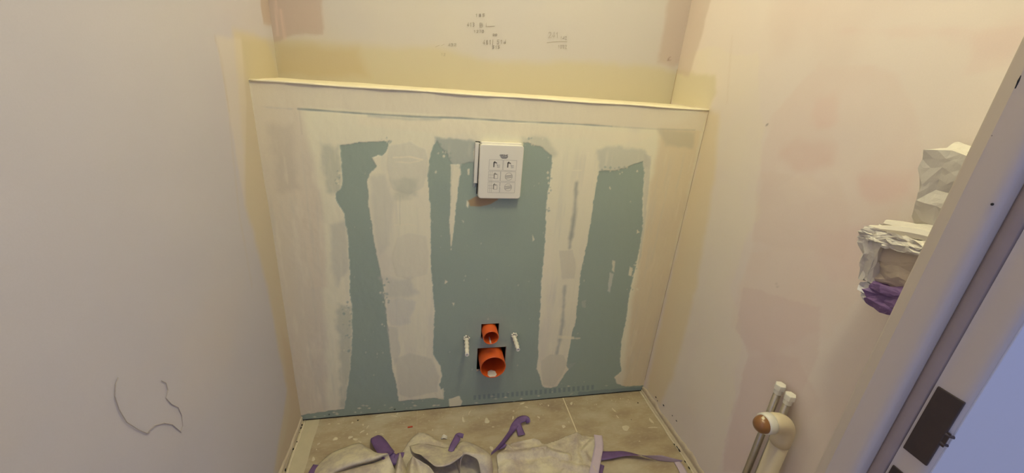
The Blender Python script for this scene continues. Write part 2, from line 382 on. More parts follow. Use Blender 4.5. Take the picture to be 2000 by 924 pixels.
# board edges in the two cut-outs, and a dark sheet painting the shade behind
bm = bmesh.new()
for (u0, u1, v0, v1) in (HOLE_S, HOLE_B):
    for a, b in (((u0, v0), (u1, v0)), ((u1, v0), (u1, v1)), ((u1, v1), (u0, v1)), ((u0, v1), (u0, v0))):
        q = [bm.verts.new((a[0], 0.001, a[1])), bm.verts.new((b[0], 0.001, b[1])), bm.verts.new((b[0], 0.0135, b[1])), bm.verts.new((a[0], 0.0135, a[1]))]
        bm.faces.new(q)
bmobj('board_edge', bm, M_EDGE, boxing)
bm = bmesh.new(); box_bm(bm, (0.55, 0.10, 0.05), (0.82, 0.11, 0.45)); bmobj('cavity_shade', bm, M_DARK, boxing)
bm = bmesh.new(); box_bm(bm, (0.0, 0.0, 0.0), (W, 0.012, 0.004)); bmobj('shadow_gap', bm, M_DARK, boxing)  # near-black strip painting the shade under the board's lower edge
# ledge
lu = lin(0, W, 0.006); lv = lin(0, DL+0.004, 0.006)
U_, V_ = [a.ravel() for a in np.meshgrid(lu, lv)]
Z_ = H+0.0015*fbm(U_/0.08, V_/0.05, 9)+0.0012-0.0022*np.clip(1-V_/0.006, 0, 1)
vv = np.stack([U_, V_-0.0012, Z_], 1); n = len(lu)
ff = [(j*n+i, j*n+i+1, (j+1)*n+i+1, (j+1)*n+i) for j in range(len(lv)-1) for i in range(n-1)]
M_LEDGE = mat('ledge_filler', (226, 214, 180), 0.7, 0.05, 14, 0.2, 260)
meshobj('ledge_board', vv, ff, M_LEDGE, boxing, True)
# corner bead: thin bright chipped arris along the ledge edge
bm = bmesh.new()
pts = [(x, -0.0018+0.0010*math.sin(x*31)+0.0006*random.random(), H-0.0010+0.0008*math.sin(x*19)) for x in np.linspace(0.004, W-0.004, 90)]
sweep_bm(bm, pts, [0.0026+0.0008*random.random() for _ in pts], 8); bmobj('corner_bead', bm, M_LEDGE, boxing, True)

# ================================================================== back wall above the ledge
P = Paint(1, DL, lin(0, W, 0.005), lin(H-0.01, CEIL, 0.005), CREAM, -1)
P.mottle((208, 196, 166), 0.6, 0.4, 0.4, 3); P.h += 0.001*fbm(P.U/0.12, P.V/0.12, 2)
P.layer([(480, 82), (560, 78), (650, 80), (760, 92), (850, 92), (900, 104), (960, 118), (1100, 122), (1240, 126), (1330, 138), (1400, 260), (400, 260)], YEL, 0.85, 0.035, 0.006, 0.06, seed=5)
P.layer([(500, -700), (640, -700), (628, 0), (632, 68), (600, 66), (560, 74), (545, 84), (470, 90)], PINK, 0.9, 0.010, 0.003, 0.03, seed=7)
P.stroke([(538, 0), (542, 70)], (224, 192, 168), 0.004, 0.6, 0.008)
P.stroke([(548, 20), (556, 75)], (224, 190, 164), 0.006, 0.5, 0.01)
P.layer([(1420, -700), (1310, -700), (1305, 0), (1290, 90), (1284, 122), (1315, 130), (1370, 100)], PINK, 0.75, 0.02, 0.004, 0.03, seed=8)
P.layer([(540, 84), (700, 92), (720, 150), (540, 150)], (192, 168, 118), 0.5, 0.04, 0.006, 0.05, seed=9)
P.stroke([(1309, 112), (1304, 116), (1306, 119), (1310, 117)], (120, 90, 70), 0.001, 0.9, 0.005)
P.col *= np.array((0.85, 0.87, 1.0))
wb = P.build('wall_back', M_WALL); tag(wb, kind='structure')

# ================================================================== left wall
P = Paint(0, 0.0, lin(YD, DL, 0.006), lin(0, CEIL, 0.006), (205, 197, 186), +1)
P.mottle((200, 190, 186), 0.6, 0.35, 0.5, 5); P.mottle((220, 204, 178), 0.4, 0.5, 0.3, 8, 0.1); P.h += 0.0016*fbm(P.U/0.15, P.V/0.15, 4)
P.layer([(455, 60), (520, 75), (545, 150), (600, 820), (560, 924), (535, 924), (560, 760), (520, 560), (480, 400), (470, 240)], (214, 196, 150), 0.75, 0.03, 0.006, 0.06, seed=5, thick=0.0012)
P.layer([(470, 75), (545, 78), (550, 160), (484, 158)], YEL, 0.7, 0.03, 0.005, 0.04, seed=6)
P.layer([(420, 70), (470, 75), (480, 200), (478, 400), (452, 250), (440, 180)], (222, 208, 180), 0.6, 0.015, 0.003, 0.04, seed=7, thick=0.0008)
P.stroke([(419, 72), (430, 110), (440, 170), (447, 215)], (196, 176, 142), 0.004, 0.55, 0.010, 0.002)
P.stroke([(447, 215), (455, 300), (468, 420), (492, 560)], (204, 186, 150), 0.004, 0.4, 0.014, 0.002)
P.layer([(507, -600), (540, -600), (540, 20), (536, 82), (530, 50), (515, 48), (509, 10)], PINK, 0.85, 0.012, 0.003, 0.03, seed=8)
P.layer([(548, 640), (575, 700), (592, 822), (560, 924), (540, 924), (566, 800)], (208, 186, 148), 0.6, 0.03, 0.006, 0.05, seed=9)
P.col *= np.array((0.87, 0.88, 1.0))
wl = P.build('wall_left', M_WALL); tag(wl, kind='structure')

# ================================================================== right wall
P = Paint(0, W, lin(YD, DL, 0.006), lin(0, CEIL, 0.006), (216, 200, 180), -1)
P.mottle((210, 190, 170), 0.7, 0.25, 0.35, 15); P.h += 0.0014*fbm(P.U/0.12, P.V/0.12, 14)
for k, (pl, c, a) in enumerate([
        ([(1570, 150), (1600, 130), (1700, 125), (1760, 150), (1800, 280), (1720, 560), (1640, 640), (1500, 700), (1420, 640), (1470, 480), (1490, 330), (1500, 230)], (212, 188, 168), 0.6),
        ([(1310, 100), (1480, 100), (1490, 240), (1480, 420), (1430, 560), (1450, 700), (1400, 924), (1300, 924), (1260, 760), (1340, 400)], (220, 206, 174), 0.75),
        ([(1590, 195), (1625, 190), (1632, 240), (1600, 250), (1585, 225)], (214, 178, 158), 0.65),
        ([(1525, 300), (1560, 280), (1620, 285), (1625, 320), (1560, 330)], (208, 176, 156), 0.7),
        ([(1480, 330), (1640, 345), (1660, 420), (1640, 500), (1560, 490), (1470, 470)], (210, 188, 166), 0.55),
        ([(1680, 350), (1790, 330), (1800, 400), (1700, 400)], (210, 178, 160), 0.7),
        ([(1600, 450), (1700, 440), (1720, 560), (1650, 555), (1605, 510)], (210, 180, 164), 0.65),
        ([(1620, 60), (1990, 60), (1950, 130), (1880, 150), (1900, 60)], (212, 182, 164), 0.4),
        ([(1560, 690), (1470, 700), (1450, 740), (1410, 924), (1560, 924), (1600, 780)], (206, 182, 164), 0.55),
        ([(1470, 490), (1560, 480), (1600, 520), (1590, 600), (1500, 590), (1440, 570)], (216, 194, 170), 0.6),
        ([(1850, 60), (2000, 40), (2000, 130), (1900, 110)], (210, 178, 162), 0.5),
        ([(1500, 370), (1560, 340), (1620, 380), (1560, 395)], (222, 204, 180), 0.4)]):
    P.layer(pl, c, a*0.72, 0.035 if k in (2, 3, 5, 6, 10) else 0.014, 0.016, 0.07, seed=20+k, thick=0.0003, thin=0.45, tscale=(0.10, 0.12))
P.layer([(1437, 640), (1462, 694), (1452, 728), (1438, 790), (1415, 860), (1412, 924), (1480, 924), (1600, 700), (1600, 600), (1450, 560)], (206, 180, 164), 0.40, 0.004, 0.004, 0.05, seed=77)
P.layer([(1310, 130), (1395, 150), (1400, 180), (1384, 215), (1312, 204)], YEL, 0.75, 0.02, 0.005, 0.05, seed=40)
P.layer([(1384, 215), (1405, 220), (1398, 330), (1360, 560), (1320, 720), (1290, 790), (1262, 764)], (214, 192, 142), 0.65, 0.03, 0.006, 0.05, seed=41, thick=0.001)
P.layer([(1460, -600), (1345, -600), (1345, 0), (1312, 140), (1345, 150), (1365, 90), (1375, 50), (1388, 0)], PINK, 0.6, 0.016, 0.004, 0.03, seed=42)
P.stroke([(1430, 70), (1424, 140), (1420, 200)], (200, 180, 150), 0.003, 0.4, 0.012, 0.002)
P.stroke([(1497, 243), (1499, 245)], (90, 70, 55), 0.002, 0.9, 0.006)
P.stroke([(1516, 555), (1519, 560)], (150, 130, 110), 0.002, 0.5, 0.008)
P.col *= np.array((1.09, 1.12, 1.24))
wr = P.build('wall_right', M_WALL); tag(wr, kind='structure')
# crack line in the corner between panel and right wall
M_CRACK = mat('rusty_crack', (156, 122, 84), 0.8, 0.3, 300)
bm = bmesh.new(); sweep_bm(bm, [(W-0.0022, -0.0022+0.0003*math.sin(k), 0.06+(H-0.064)*k/40) for k in range(41)], [0.0003+0.0003*random.random() for k in range(41)], 5)
bmobj('corner_crack', bm, M_CRACK, boxing)
bm = bmesh.new(); sweep_bm(bm, [(W-0.0022, DL-0.0022, H+0.002+0.012*k) for k in range(11)], [0.0004+0.0004*random.random() for k in range(11)], 5)
bmobj('corner_crack', bm, M_CRACK, wb)

# ================================================================== doorway wall, ceiling
WALLC = (210, 200, 186)
M_PLAIN = mat('plain_wall_paint', WALLC, 0.75, 0.03, 8, 0.1, 200)
bm = bmesh.new()
box_bm(bm, (-0.9, YH, 0), (XLJ, YD, CEIL)); box_bm(bm, (XR+0.03, YH+0.004, 0), (2.4, YD, CEIL)); box_bm(bm, (XLJ, YH, 2.05), (XR+0.03, YD, CEIL))
tag(bmobj('wall_doorway', bm, M_PLAIN), kind='structure')
tag(box('ceiling', (-0.02, YD-0.02, CEIL), (W+0.02, DL+0.02, CEIL+0.02), M_CEIL), kind='structure')
# backs of the side and rear walls so that no daylight leaks in
bm = bmesh.new(); box_bm(bm, (-0.08, YD, -0.05), (-0.006, DL+0.08, CEIL)); box_bm(bm, (W+0.006, YD, -0.05), (W+0.08, DL+0.08, CEIL)); box_bm(bm, (-0.08, DL+0.006, -0.05), (W+0.08, DL+0.08, CEIL))
tag(bmobj('wall_core', bm, M_PLAIN), kind='structure')

# ================================================================== door frame (right jamb in view)
door = empty('door_1', (XR, YH, 0)); tag(door, kind='structure')
prof = [(XR+0.030, YD+0.002), (XR+0.006, YD+0.002), (XR+0.0048, YD+0.0012), (XR+0.0042, YD+0.0002), (XR+0.0038, YD-0.0010), (XR+0.0006, YD-0.0102), (XR+0.0002, YD-0.0110), (XR+0.0000, YD-0.0114), (XR+0.0001, YD-0.0118), (XR+0.0002, YD-0.0126), (XR+0.0002, YD-0.020), (XR+0.0003, YD-0.030),
        (XR+0.0010, YD-0.0345), (XR+0.0030, YD-0.0375), (XR+0.0060, YD-0.0390), (XR+0.0100, YD-0.0398), (XR+0.0150, YD-0.0402), (XR+0.0150, YD-0.060), (XR+0.0150, YH+0.010), (XR+0.0152, YH+0.006), (XR+0.0162, YH+0.0028), (XR+0.0182, YH+0.0008), (XR+0.022, YH), (XR+0.030, YH), (XR+0.200, YH), (XR+0.200, YH+0.006), (XR+0.030, YH+0.006)]
def extr(name, prof, z0, z1, m, parent):
    bm = bmesh.new(); a = [bm.verts.new((x, y, z0)) for x, y in prof]; b = [bm.verts.new((x, y, z1)) for x, y in prof]
    k = len(prof)
    for i in range(k): bm.faces.new((a[i], a[(i+1) % k], b[(i+1) % k], b[i]))
    o_ = bmobj(name, bm, m, parent, True)
    return o_
j = extr('jamb', prof, 0, 2.05, M_FRAME, door)
box('casing', (XR+0.0205, YH-0.0010, 0), (XR+0.20, YH+0.003, 2.05), M_CASING, door, 0.0008)
extr('jamb', [(2*XLJ+0.0-(x-XR)-XLJ, y) for x, y in prof], 0, 2.05, M_FRAME, door)
box('head', (XLJ-0.01, YH, 2.04), (XR+0.03, YD, 2.09), M_FRAME, door)
extr('seal_shade', [(XR+0.0150, YD-0.0400), (XR+0.0150, YD-0.0530), (XR+0.0136, YD-0.0510), (XR+0.0118, YD-0.0470), (XR+0.0112, YD-0.0430), (XR+0.0120, YD-0.0405)], 0.01, 2.03, M_SEAL_SHADE, j)  # brown seal strip; its colour stands in for shadow in the rebate
# strike plate with its hooked lip
sp = empty('strike_plate', (0, 0, 0), door); sp.matrix_parent_inverse = Matrix.Translation((-XR, -YH, 0))
bm = bmesh.new(); box_bm(bm, (XR+0.0135, -1.0290, 0.880), (XR+0.0160, -1.0065, 0.962), 0.0011); bmobj('plate', bm, M_STEEL, sp)
bm = bmesh.new()
sweep_bm(bm, [(XR+0.0140, -1.0285, 0.912), (XR+0.0148, -1.0315, 0.912), (XR+0.0170, -1.0330, 0.912)], 0.0014, 8)
sweep_bm(bm, [(XR+0.0140, -1.0285, 0.923), (XR+0.0148, -1.0315, 0.923), (XR+0.0175, -1.0335, 0.923)], 0.0016, 8)
box_bm(bm, (XR+0.0138, -1.0320, 0.909), (XR+0.0150, -1.0280, 0.926)); bmobj('lip', bm, M_STEEL, sp)
bm = bmesh.new(); box_bm(bm, (XR+0.0135, -1.0290, 0.790), (XR+0.0160, -1.0065, 0.855), 0.0011); bmobj('plate', bm, M_STEEL, sp)
# nicks and screw heads
bm = bmesh.new()
for (px, py, r) in ((1937, 265, 0.0011), (1938, 399, 0.0012)):
    q = at(px, py, 0, XR+0.0005); bmesh.ops.create_uvsphere(bm, u_segments=10, v_segments=6, radius=r, matrix=Matrix.Translation(q) @ Matrix.Diagonal((0.4, 1, 1.0, 1)))
q0 = at(1997, 142, 0, XR+0.0005); q1 = at(1983, 173, 0, XR+0.0005); sweep_bm(bm, [q0, (q0+q1)/2, q1], [0.0003, 0.0009, 0.0006], 6)
bmobj('nick', bm, M_DARK, door)

# ================================================================== floor
floor = box('floor', (-2.0, -3.2, -0.06), (3.4, DL+0.05, -0.0012), M_GROUT); tag(floor, kind='structure')
def tile_mat():
    m, N, L, b = nt('sandy_floor_tile')
    tc = N.new('ShaderNodeTexCoord'); mp = N.new('ShaderNodeMapping'); mp.inputs['Scale'].default_value = (1, 2.2, 1); L.new(tc.outputs['Object'], mp.inputs[0])
    n = N.new('ShaderNodeTexNoise'); n.inputs['Scale'].default_value = 5; n.inputs['Detail'].default_value = 8; n.inputs['Roughness'].default_value = 0.6; L.new(mp.outputs[0], n.inputs['Vector'])
    r = N.new('ShaderNodeValToRGB'); e = r.color_ramp.elements
    e[0].position = 0.32; e[0].color = (*s2l((154, 134, 108)), 1); e[1].position = 0.70; e[1].color = (*s2l((190, 178, 150)), 1)
    k = e.new(0.5); k.color = (*s2l((174, 156, 124)), 1)
    L.new(n.outputs['Fac'], r.inputs[0])
    n2 = N.new('ShaderNodeTexNoise'); n2.inputs['Scale'].default_value = 60; n2.inputs['Detail'].default_value = 4; L.new(mp.outputs[0], n2.inputs['Vector'])
    mx = N.new('ShaderNodeMix'); mx.data_type = 'RGBA'; mx.blend_type = 'MIX'; mx.inputs['B'].default_value = (*s2l((200, 186, 156)), 1)
    mr = N.new('ShaderNodeMapRange'); mr.inputs['From Min'].default_value = 0.52; mr.inputs['From Max'].default_value = 0.75; mr.inputs['To Max'].default_value = 0.35
    L.new(n2.outputs['Fac'], mr.inputs['Value']); L.new(mr.outputs[0], mx.inputs['Factor']); L.new(r.outputs[0], mx.inputs['A']); L.new(mx.outputs['Result'], b.inputs['Base Color'])
    b.inputs['Roughness'].default_value = 0.5
    bp = N.new('ShaderNodeBump'); bp.inputs['Strength'].default_value = 0.1; bp.inputs['Distance'].default_value = 0.001; L.new(n2.outputs['Fac'], bp.inputs['Height']); L.new(bp.outputs[0], b.inputs['Normal'])
    return m
M_TILE = tile_mat()
xs = [0.012, 0.4095, 0.9935, 1.336]; ys = [0.0, -0.52, -1.12]
for i in range(3):
    for jx in range(2):
        g = 0.0012 if i < 1 else 0.0016
        box('floor_tile', (xs[i]+(0.0003 if i == 1 else 0.0022 if i else 0), ys[jx+1]+0.0015, -0.0105), (xs[i+1]-(0.0003 if i == 0 else 0.0022 if i < 2 else 0), ys[jx]-(0.0015 if jx else 0), 0.0), M_TILE, floor, 0.0006)
# pale strip of stuck paper tape along the left wall
tp = []
def ribbon_flat(name, pts, width, z, m, parent=None, thick=0.0006):
    V = []; F = []
    for k, (x, y) in enumerate(pts):
        a = pts[max(0, k-1)]; b = pts[min(len(pts)-1, k+1)]; t = Vector((b[0]-a[0], b[1]-a[1])).normalized(); nrm = Vector((-t.y, t.x))
        wd = width[k] if isinstance(width, list) else width
        for s_, zz in ((-1, z), (1, z), (1, z+thick), (-1, z+thick)): V.append((x+nrm.x*wd/2*s_, y+nrm.y*wd/2*s_, zz))
    for k in range(len(pts)-1):
        o = k*4
        for e in range(4): F.append((o+e, o+(e+1) % 4, o+4+(e+1) % 4, o+4+e))
    F.append((0, 1, 2, 3)); F.append(tuple(4*(len(pts)-1)+e for e in (3, 2, 1, 0)))
    return meshobj(name, V, F, m, parent)
M_STRIP = mat('pale_floor_tape', (196, 184, 152), 0.7, 0.10, 30, 0.2, 200)
t_ = ribbon_flat('masking_tape', [(0.036, -0.001-0.03*k) for k in range(30)], [0.052+0.002*math.sin(k*1.3)+0.0005*k for k in range(30)], 0.0002, M_STRIP)
tag(t_, 'pale paper tape stuck to the floor tiles along the left wall', 'tape')

# rough plaster bands and sealant where floor meets the side walls
def rough_band(name, side, zmax, w0):
    nx, ny = 14, 300; V = []; F = []
    for jy in range(ny):
        y = -0.001-0.9*jy/(ny-1); g = min(1, abs(y)/0.25)
        n1 = float(fbm(np.array([y/0.05]), np.array([side*3.0]), 31)[0]); n2 = float(fbm(np.array([y/0.03]), np.array([side*7.0]), 37)[0])
        hh = zmax*(0.70+0.30*g)*(1+0.35*n1); wd = w0*(0.7+0.3*g)*(1+0.25*n2)
        for ix in range(nx):
            t = ix/(nx-1)
            if t < 0.5: x = wd-(wd-0.004)*(t/0.5); z = 0.004+0.006*(t/0.5)
            else: x = 0.004+0.0015*math.sin((t-0.5)*2*PI)*1.5; z = 0.010+(hh-0.010)*((t-0.5)/0.5)
            if ix == 0: z = -0.002
            if ix == nx-1: x = 0.0
            nz = float(fbm(np.array([y/0.012]), np.array([t*3+side]), 41)[0]); x += 0.0012*nz if 0 < ix < nx-1 else 0; z += 0.0012*nz*(ix > 0)
            V.append(((x if side < 0 else W-x), y, z))
    for jy in range(ny-1):
        for ix in range(nx-1):
            a = jy*nx+ix; F.append((a, a+1, a+nx+1, a+nx))
    return meshobj(name, V, F, M_ROUGH, None, True)
M_ROUGH = mat('rough_mortar', (196, 180, 152), 0.9, 0.2, 30, 0.6, 160); M_BEAD = mat('cream_sealant', (214, 200, 168), 0.8, 0.1, 60); M_SPLAT = mat('dried_splatter', (208, 196, 164), 0.8, 0.12, 90)
tb = rough_band('trim_1', 1, 0.038, 0.013); tag(tb, kind='structure'); tc_ = rough_band('trim_2', -1, 0.028, 0.008); tag(tc_, kind='structure')
bm = bmesh.new(); sweep_bm(bm, [(1.3365+0.0008*math.sin(k*0.9), -0.004-0.02*k, 0.0005+0.001*random.random()) for k in range(42)], [0.0028+0.0012*random.random() for k in range(42)], 8); bmobj('sealant_bead', bm, M_BEAD, tb, True)
bm = bmesh.new(); sweep_bm(bm, [(0.0125+0.0008*math.sin(k*0.7), -0.004-0.02*k, 0.0005+0.001*random.random()) for k in range(42)], [0.0036+0.0014*random.random() for k in range(42)], 8); bmobj('sealant_bead', bm, M_BEAD, tc_, True)
# dark gaps and crumbs in the joints
def pebble(bm, loc, r, sc=(1, 1, 1), rot=0):
    r_ = bmesh.ops.create_icosphere(bm, subdivisions=1, radius=r, matrix=Matrix.Translation(loc) @ Matrix.Rotation(rot, 4, 'Z') @ Matrix.Diagonal((*sc, 1)))
    for v in r_['verts']: v.co += Vector([random.uniform(-0.2, 0.2)*r*s for s in sc])
bm = bmesh.new()
for (px, py, r) in ((1260, 771, 2), (1264, 778, 2.5), (1279, 800, 1.6), (1283, 810, 3), (1288, 817, 2.5), (1293, 826, 2), (1300, 836, 2), (1303, 843, 2.2), (1317, 868, 2.5), (1323, 874, 4), (1327, 880, 4.5), (1338, 902, 2.5), (1346, 914, 3)):
    q = at(px, py, 2, 0.003); pebble(bm, q, 0.0013*r, (0.6, 1.6, 0.5), -0.06)
for (px, py, r) in ((1281, 776, 2.5), (1284, 783, 2), (1296, 792, 3), (1313, 812, 2), (1321, 822, 2.5)):
    q = at(px, py, 0, W-0.003); pebble(bm, q, 0.0012*r, (0.4, 1.4, 0.8))
bmobj('dark_crumb', bm, M_DARK, tb)
bm = bmesh.new()
for (px, py, r) in ((590, 830, 2.2), (588, 836, 2), (580, 863, 1.8), (573, 877, 2.2), (557, 918, 3), (585, 845, 1)):
    q = at(px, py, 2, 0.006); pebble(bm, q, 0.0016*r, (0.7, 1.3, 0.6), 0.1)
bmobj('dark_crumb', bm, M_DARK, tc_)

# splatter on the tiles
def splat(bm, x, y, rx, ry, rot, hgt=0.0012):
    k = 14; c = bm.verts.new((x, y, hgt)); ring = []; ring2 = []
    ph = random.uniform(0, 6)
    for i in range(k):
        a = 2*PI*i/k; rr = 1+0.16*math.sin(2*a+ph)+0.12*math.sin(3*a+ph*2)+random.uniform(-0.08, 0.08)
        dx, dy = math.cos(a)*rx*rr, math.sin(a)*ry*rr
        X, Y = x+dx*math.cos(rot)-dy*math.sin(rot), y+dx*math.sin(rot)+dy*math.cos(rot)
        ring.append(bm.verts.new((X, Y, 0.0001))); ring2.append(bm.verts.new((x+(X-x)*0.75, y+(Y-y)*0.75, hgt*0.85)))
    for i in range(k):
        j_ = (i+1) % k; bm.faces.new((ring[i], ring[j_], ring2[j_], ring2[i])); bm.faces.new((ring2[i], ring2[j_], c))
bm = bmesh.new()
def fs(px, py, rx, ry, rot=0.0):
    q = at(px, py, 2, 0); splat(bm, q[0], q[1], rx/700, ry/700*1.2, rot)
for a in ((951, 822, 7, 7), (1101, 833, 4.6, 5), (905, 820, 4, 7, .3), (917, 806, 2, 6, -.4), (960, 876, 4.5, 5), (1111, 824, 2, 2.5), (1199, 801, 2.2, 8, .3), (1206, 814, 2, 4, .3), (1272, 822, 3.5, 9, .1),
          (1052, 815, 2.5, 4.5, .7), (1055, 790, 1.6, 2), (1071, 792, 1.8, 3.5), (1003, 803, 3, 2), (1165, 790, 1.8, 2), (1212, 779, 2.2, 2), (1195, 782, 1.6, 1.6), (1227, 781, 1.8, 1.6), (1002, 816, 2.4, 5, -.5),
          (1020, 788, 8, 2, .2), (1028, 795, 6, 1.6, -.5), (1116, 788, 3, 6, -.7), (1249, 862, 1.8, 1.5), (1275, 835, 12, 2, -.1), (1222, 836, 9, 8), (612, 897, 4, 4.5), (622, 867, 3, 3), (618, 878, 1.5, 1.5),
          (684, 854, 5, 4, -.5), (694, 858, 7, 2.5, -.55), (703, 863, 5, 1.6, -.55), (655, 857, 5, 5), (643, 828, 3, 2), (661, 828, 3, 2), (688, 826, 2.5, 3), (709, 830, 2, 3), (741, 812, 10, 2.2, .1), (770, 813, 8, 2, -.3), (776, 808, 4, 2, .8),
          (718, 834, 1.6, 4, -.4), (707, 843, 2.5, 5, -.8), (717, 848, 2, 3), (734, 844, 3, 1.4), (746, 848, 6, 1.2, -.5), (853, 794, 1.8, 2), (797, 800, 1.5, 1.5), (845, 840, 1.6, 2.5), (838, 822, 1.8, 1.2), (963, 834, 4, 1.2), (880, 858, 1.5, 2)):
    fs(*a)
for k in range(150):
    px = random.uniform(600, 1300); py = 820-(px-588)*0.087+random.uniform(2, 60)*random.random()+3; r = random.uniform(0.35, 1.1)
    fs(px, py, r*random.uniform(0.7, 1.6), r, random.uniform(0, 3))
sp_ = bmobj('plaster_splatter', bm, M_SPLAT, floor, True); tag(sp_, kind='stuff')
bm = bmesh.new()
for (px, py, r) in ((699, 821, 2), (674, 880, 1.8), (1246, 787, 2), (1233, 820, 1.2), (1020, 812, 1)):
    q = at(px, py, 2, 0.001); pebble(bm, q, 0.0013*r, (1, 1.2, 0.6))
bmobj('dark_speck', bm, M_DARK, floor)
q = at(801, 834, 2, 0.001); bm = bmesh.new(); box_bm(bm, (-0.009, -0.003, 0), (0.009, 0.003, 0.0015), 0.0005)
o = bmobj('red_flake', bm, M_RED); o.location = (q[0], q[1], 0.0002); o.rotation_euler.z = 0.1; tag(o, 'tiny red plastic flake on the floor tile near the panel', 'debris')
# dry crumb behind the left sheet
bm = bmesh.new()
for k in range(3): sweep_bm(bm, [(-0.012+0.002*k, 0.005*k, 0.003), (-0.002, 0.005*k+0.002, 0.006), (0.010, 0.005*k-0.003, 0.003)], [0.0018, 0.003, 0.0015], 8)
q = at(868, 857, 2, 0.002); o = bmobj('plaster_crumb', bm, M_FILL, None, True); o.location = (q[0], q[1], 0.0005); tag(o, 'small curled crumb of dried filler on the tiles behind the left sheet', 'debris')

# ================================================================== waste pipes in the panel
def pipe_in_wall(name, xc, zc, ro, L_, depth, label):
    root = empty(name, (xc, -L_, zc)); tag(root, label, 'pipe')
    th = 0.0028; seg = 48
    prof_ = [(ro, depth), (ro, -L_+0.001), (ro-0.0008, -L_), (ro-th, -L_), (ro-th-0.0006, -L_+0.002), (ro-th-0.0008, depth)]
    V = []; F = []
    for (r, y) in prof_:
        for k in range(seg):
            a = 2*PI*k/seg; V.append((xc+r*math.cos(a), y, zc+r*math.sin(a)))
    for i in range(len(prof_)-1):
        for k in range(seg): F.append((i*seg+k, i*seg+(k+1) % seg, (i+1)*seg+(k+1) % seg, (i+1)*seg+k))
    meshobj('tube', V, F, M_ORANGE, root, True)
    bm = bmesh.new(); bmesh.ops.create_circle(bm, cap_ends=True, segments=seg, radius=ro-th, matrix=Matrix.Translation((xc, depth-0.01, zc)) @ Matrix.Rotation(PI/2, 4, 'X'))
    bmobj('inner_end', bm, M_ORANGE, root)
    return root
pa = pipe_in_wall('flush_pipe', 0.6705, 0.345, 0.0282, 0.042, 0.06, 'smaller orange plastic pipe in the upper square cut-out of the panel')
pb = pipe_in_wall('waste_pipe', 0.6835, 0.2205, 0.0472, 0.050, 0.09, 'larger orange plastic waste pipe in the lower cut-out of the panel')
def inner_blob(parent, xc, zc, ri, y0, y1, aw, m):
    V = []; F = []; nu, nv = 12, 12
    for i in range(nu):
        t = i/(nu-1); y = y0+(y1-y0)*t; ww = aw*(math.sin(PI*(0.12+0.86*t))**0.6)*(1+0.1*math.sin(t*9))
        for j_ in range(nv):
            s_ = j_/(nv-1)*2-1; a = -PI/2+s_*ww; r = ri-0.0016*(1-s_*s_)**0.5-0.0002
            V.append((xc+r*math.cos(a), y, zc+r*math.sin(a)))
    for i in range(nu-1):
        for j_ in range(nv-1): a = i*nv+j_; F.append((a, a+1, a+nv+1, a+nv))
    meshobj('filler_drip', V, F, m, parent, True)
inner_blob(pb, 0.6835, 0.2205, 0.0438, -0.049, -0.012, 0.40, M_FILL)
inner_blob(pa, 0.6705, 0.345, 0.0248, -0.041, 0.0, 0.12, M_FILL)
# two fixing bolts caked in filler
def bolt(xc, zc, L_, dx, dz, label):
    root = empty('fixing_bolt', (xc, 0, zc)); tag(root, label, 'bolt')
    n = 16; path = []; rad = []
    for k in range(n):
        t = k/(n-1); path.append((xc+dx*t, 0.006-(L_+0.006)*t, zc+dz*t)); rad.append(0.0068+0.0016*math.sin(k*1.9+xc*30)+0.0008*random.random() if k < n-1 else 0.0052)
    sweep('rod', path, rad, M_FILL, root, 14)
    e = Vector(path[-1]); bm = bmesh.new()
    V = []
    mm = Matrix.Translation(e+Vector((0, -0.0015, 0))) @ Matrix.Rotation(PI/2, 4, 'X')
    for k in range(16):
        a = 2*PI*k/16
        for l in range(6):
            b = 2*PI*l/6; r = 0.0055+0.0018*math.cos(b); V.append(bm.verts.new(mm @ Vector((r*math.cos(a), r*math.sin(a), 0.0018*math.sin(b)))))
    for k in range(16):
        for l in range(6): bm.faces.new((V[k*6+l], V[k*6+(l+1) % 6], V[((k+1) % 16)*6+(l+1) % 6], V[((k+1) % 16)*6+l]))
    bmobj('end_ring', bm, M_WPLAST, root, True)
    bm = bmesh.new()
    for k in range(7):
        a = k*0.9; bmesh.ops.create_icosphere(bm, subdivisions=1, radius=0.003+0.002*random.random(), matrix=Matrix.Translation((xc+0.009*math.cos(a), -0.002, zc+0.006+0.008*math.sin(a))))
    bmobj('filler_lump', bm, M_FILL, root, True)
    bm = bmesh.new(); bmesh.ops.create_circle(bm, cap_ends=True, segments=16, radius=0.0095, matrix=Matrix.Translation((xc+0.001, -0.0006, zc+0.006)) @ Matrix.Rotation(PI/2, 4, 'X'))
    bmobj('bolt_hole', bm, M_DARK, root)
bolt(0.588, 0.316, 0.088, -0.006, 0.0, 'left of the two filler-caked bolts beside the orange pipes')
bolt(0.764, 0.316, 0.075, 0.0, -0.002, 'right of the two filler-caked bolts beside the orange pipes')

# ================================================================== flush cover with instruction print
CX0, CX1, CZ0, CZ1, CY = 0.605, 0.7395, 0.853, 1.021, -0.022
cov = empty('flush_cover', (0.672, 0, CZ0)); tag(cov, 'cream plastic protective cover with printed instructions on the blue panel', 'cover')
def rrect(x0, x1, z0, z1, r, n=6):
    o_ = []
    for cx_, cz_, a0 in ((x1-r, z1-r, 0), (x0+r, z1-r, PI/2), (x0+r, z0+r, PI), (x1-r, z0+r, 1.5*PI)):
        for k in range(n+1): a = a0+PI/2*k/n; o_.append((cx_+r*math.cos(a), cz_+r*math.sin(a)))
    return o_
bm = bmesh.new(); loops = []
for ins, y in ((0.0, -0.001), (0.0, CY+0.003), (0.0009, CY+0.0008), (0.003, CY)):
    loops.append([bm.verts.new((x, y, z)) for x, z in rrect(CX0+ins, CX1-ins, CZ0+ins, CZ1-ins, 0.010-ins*0.8)])
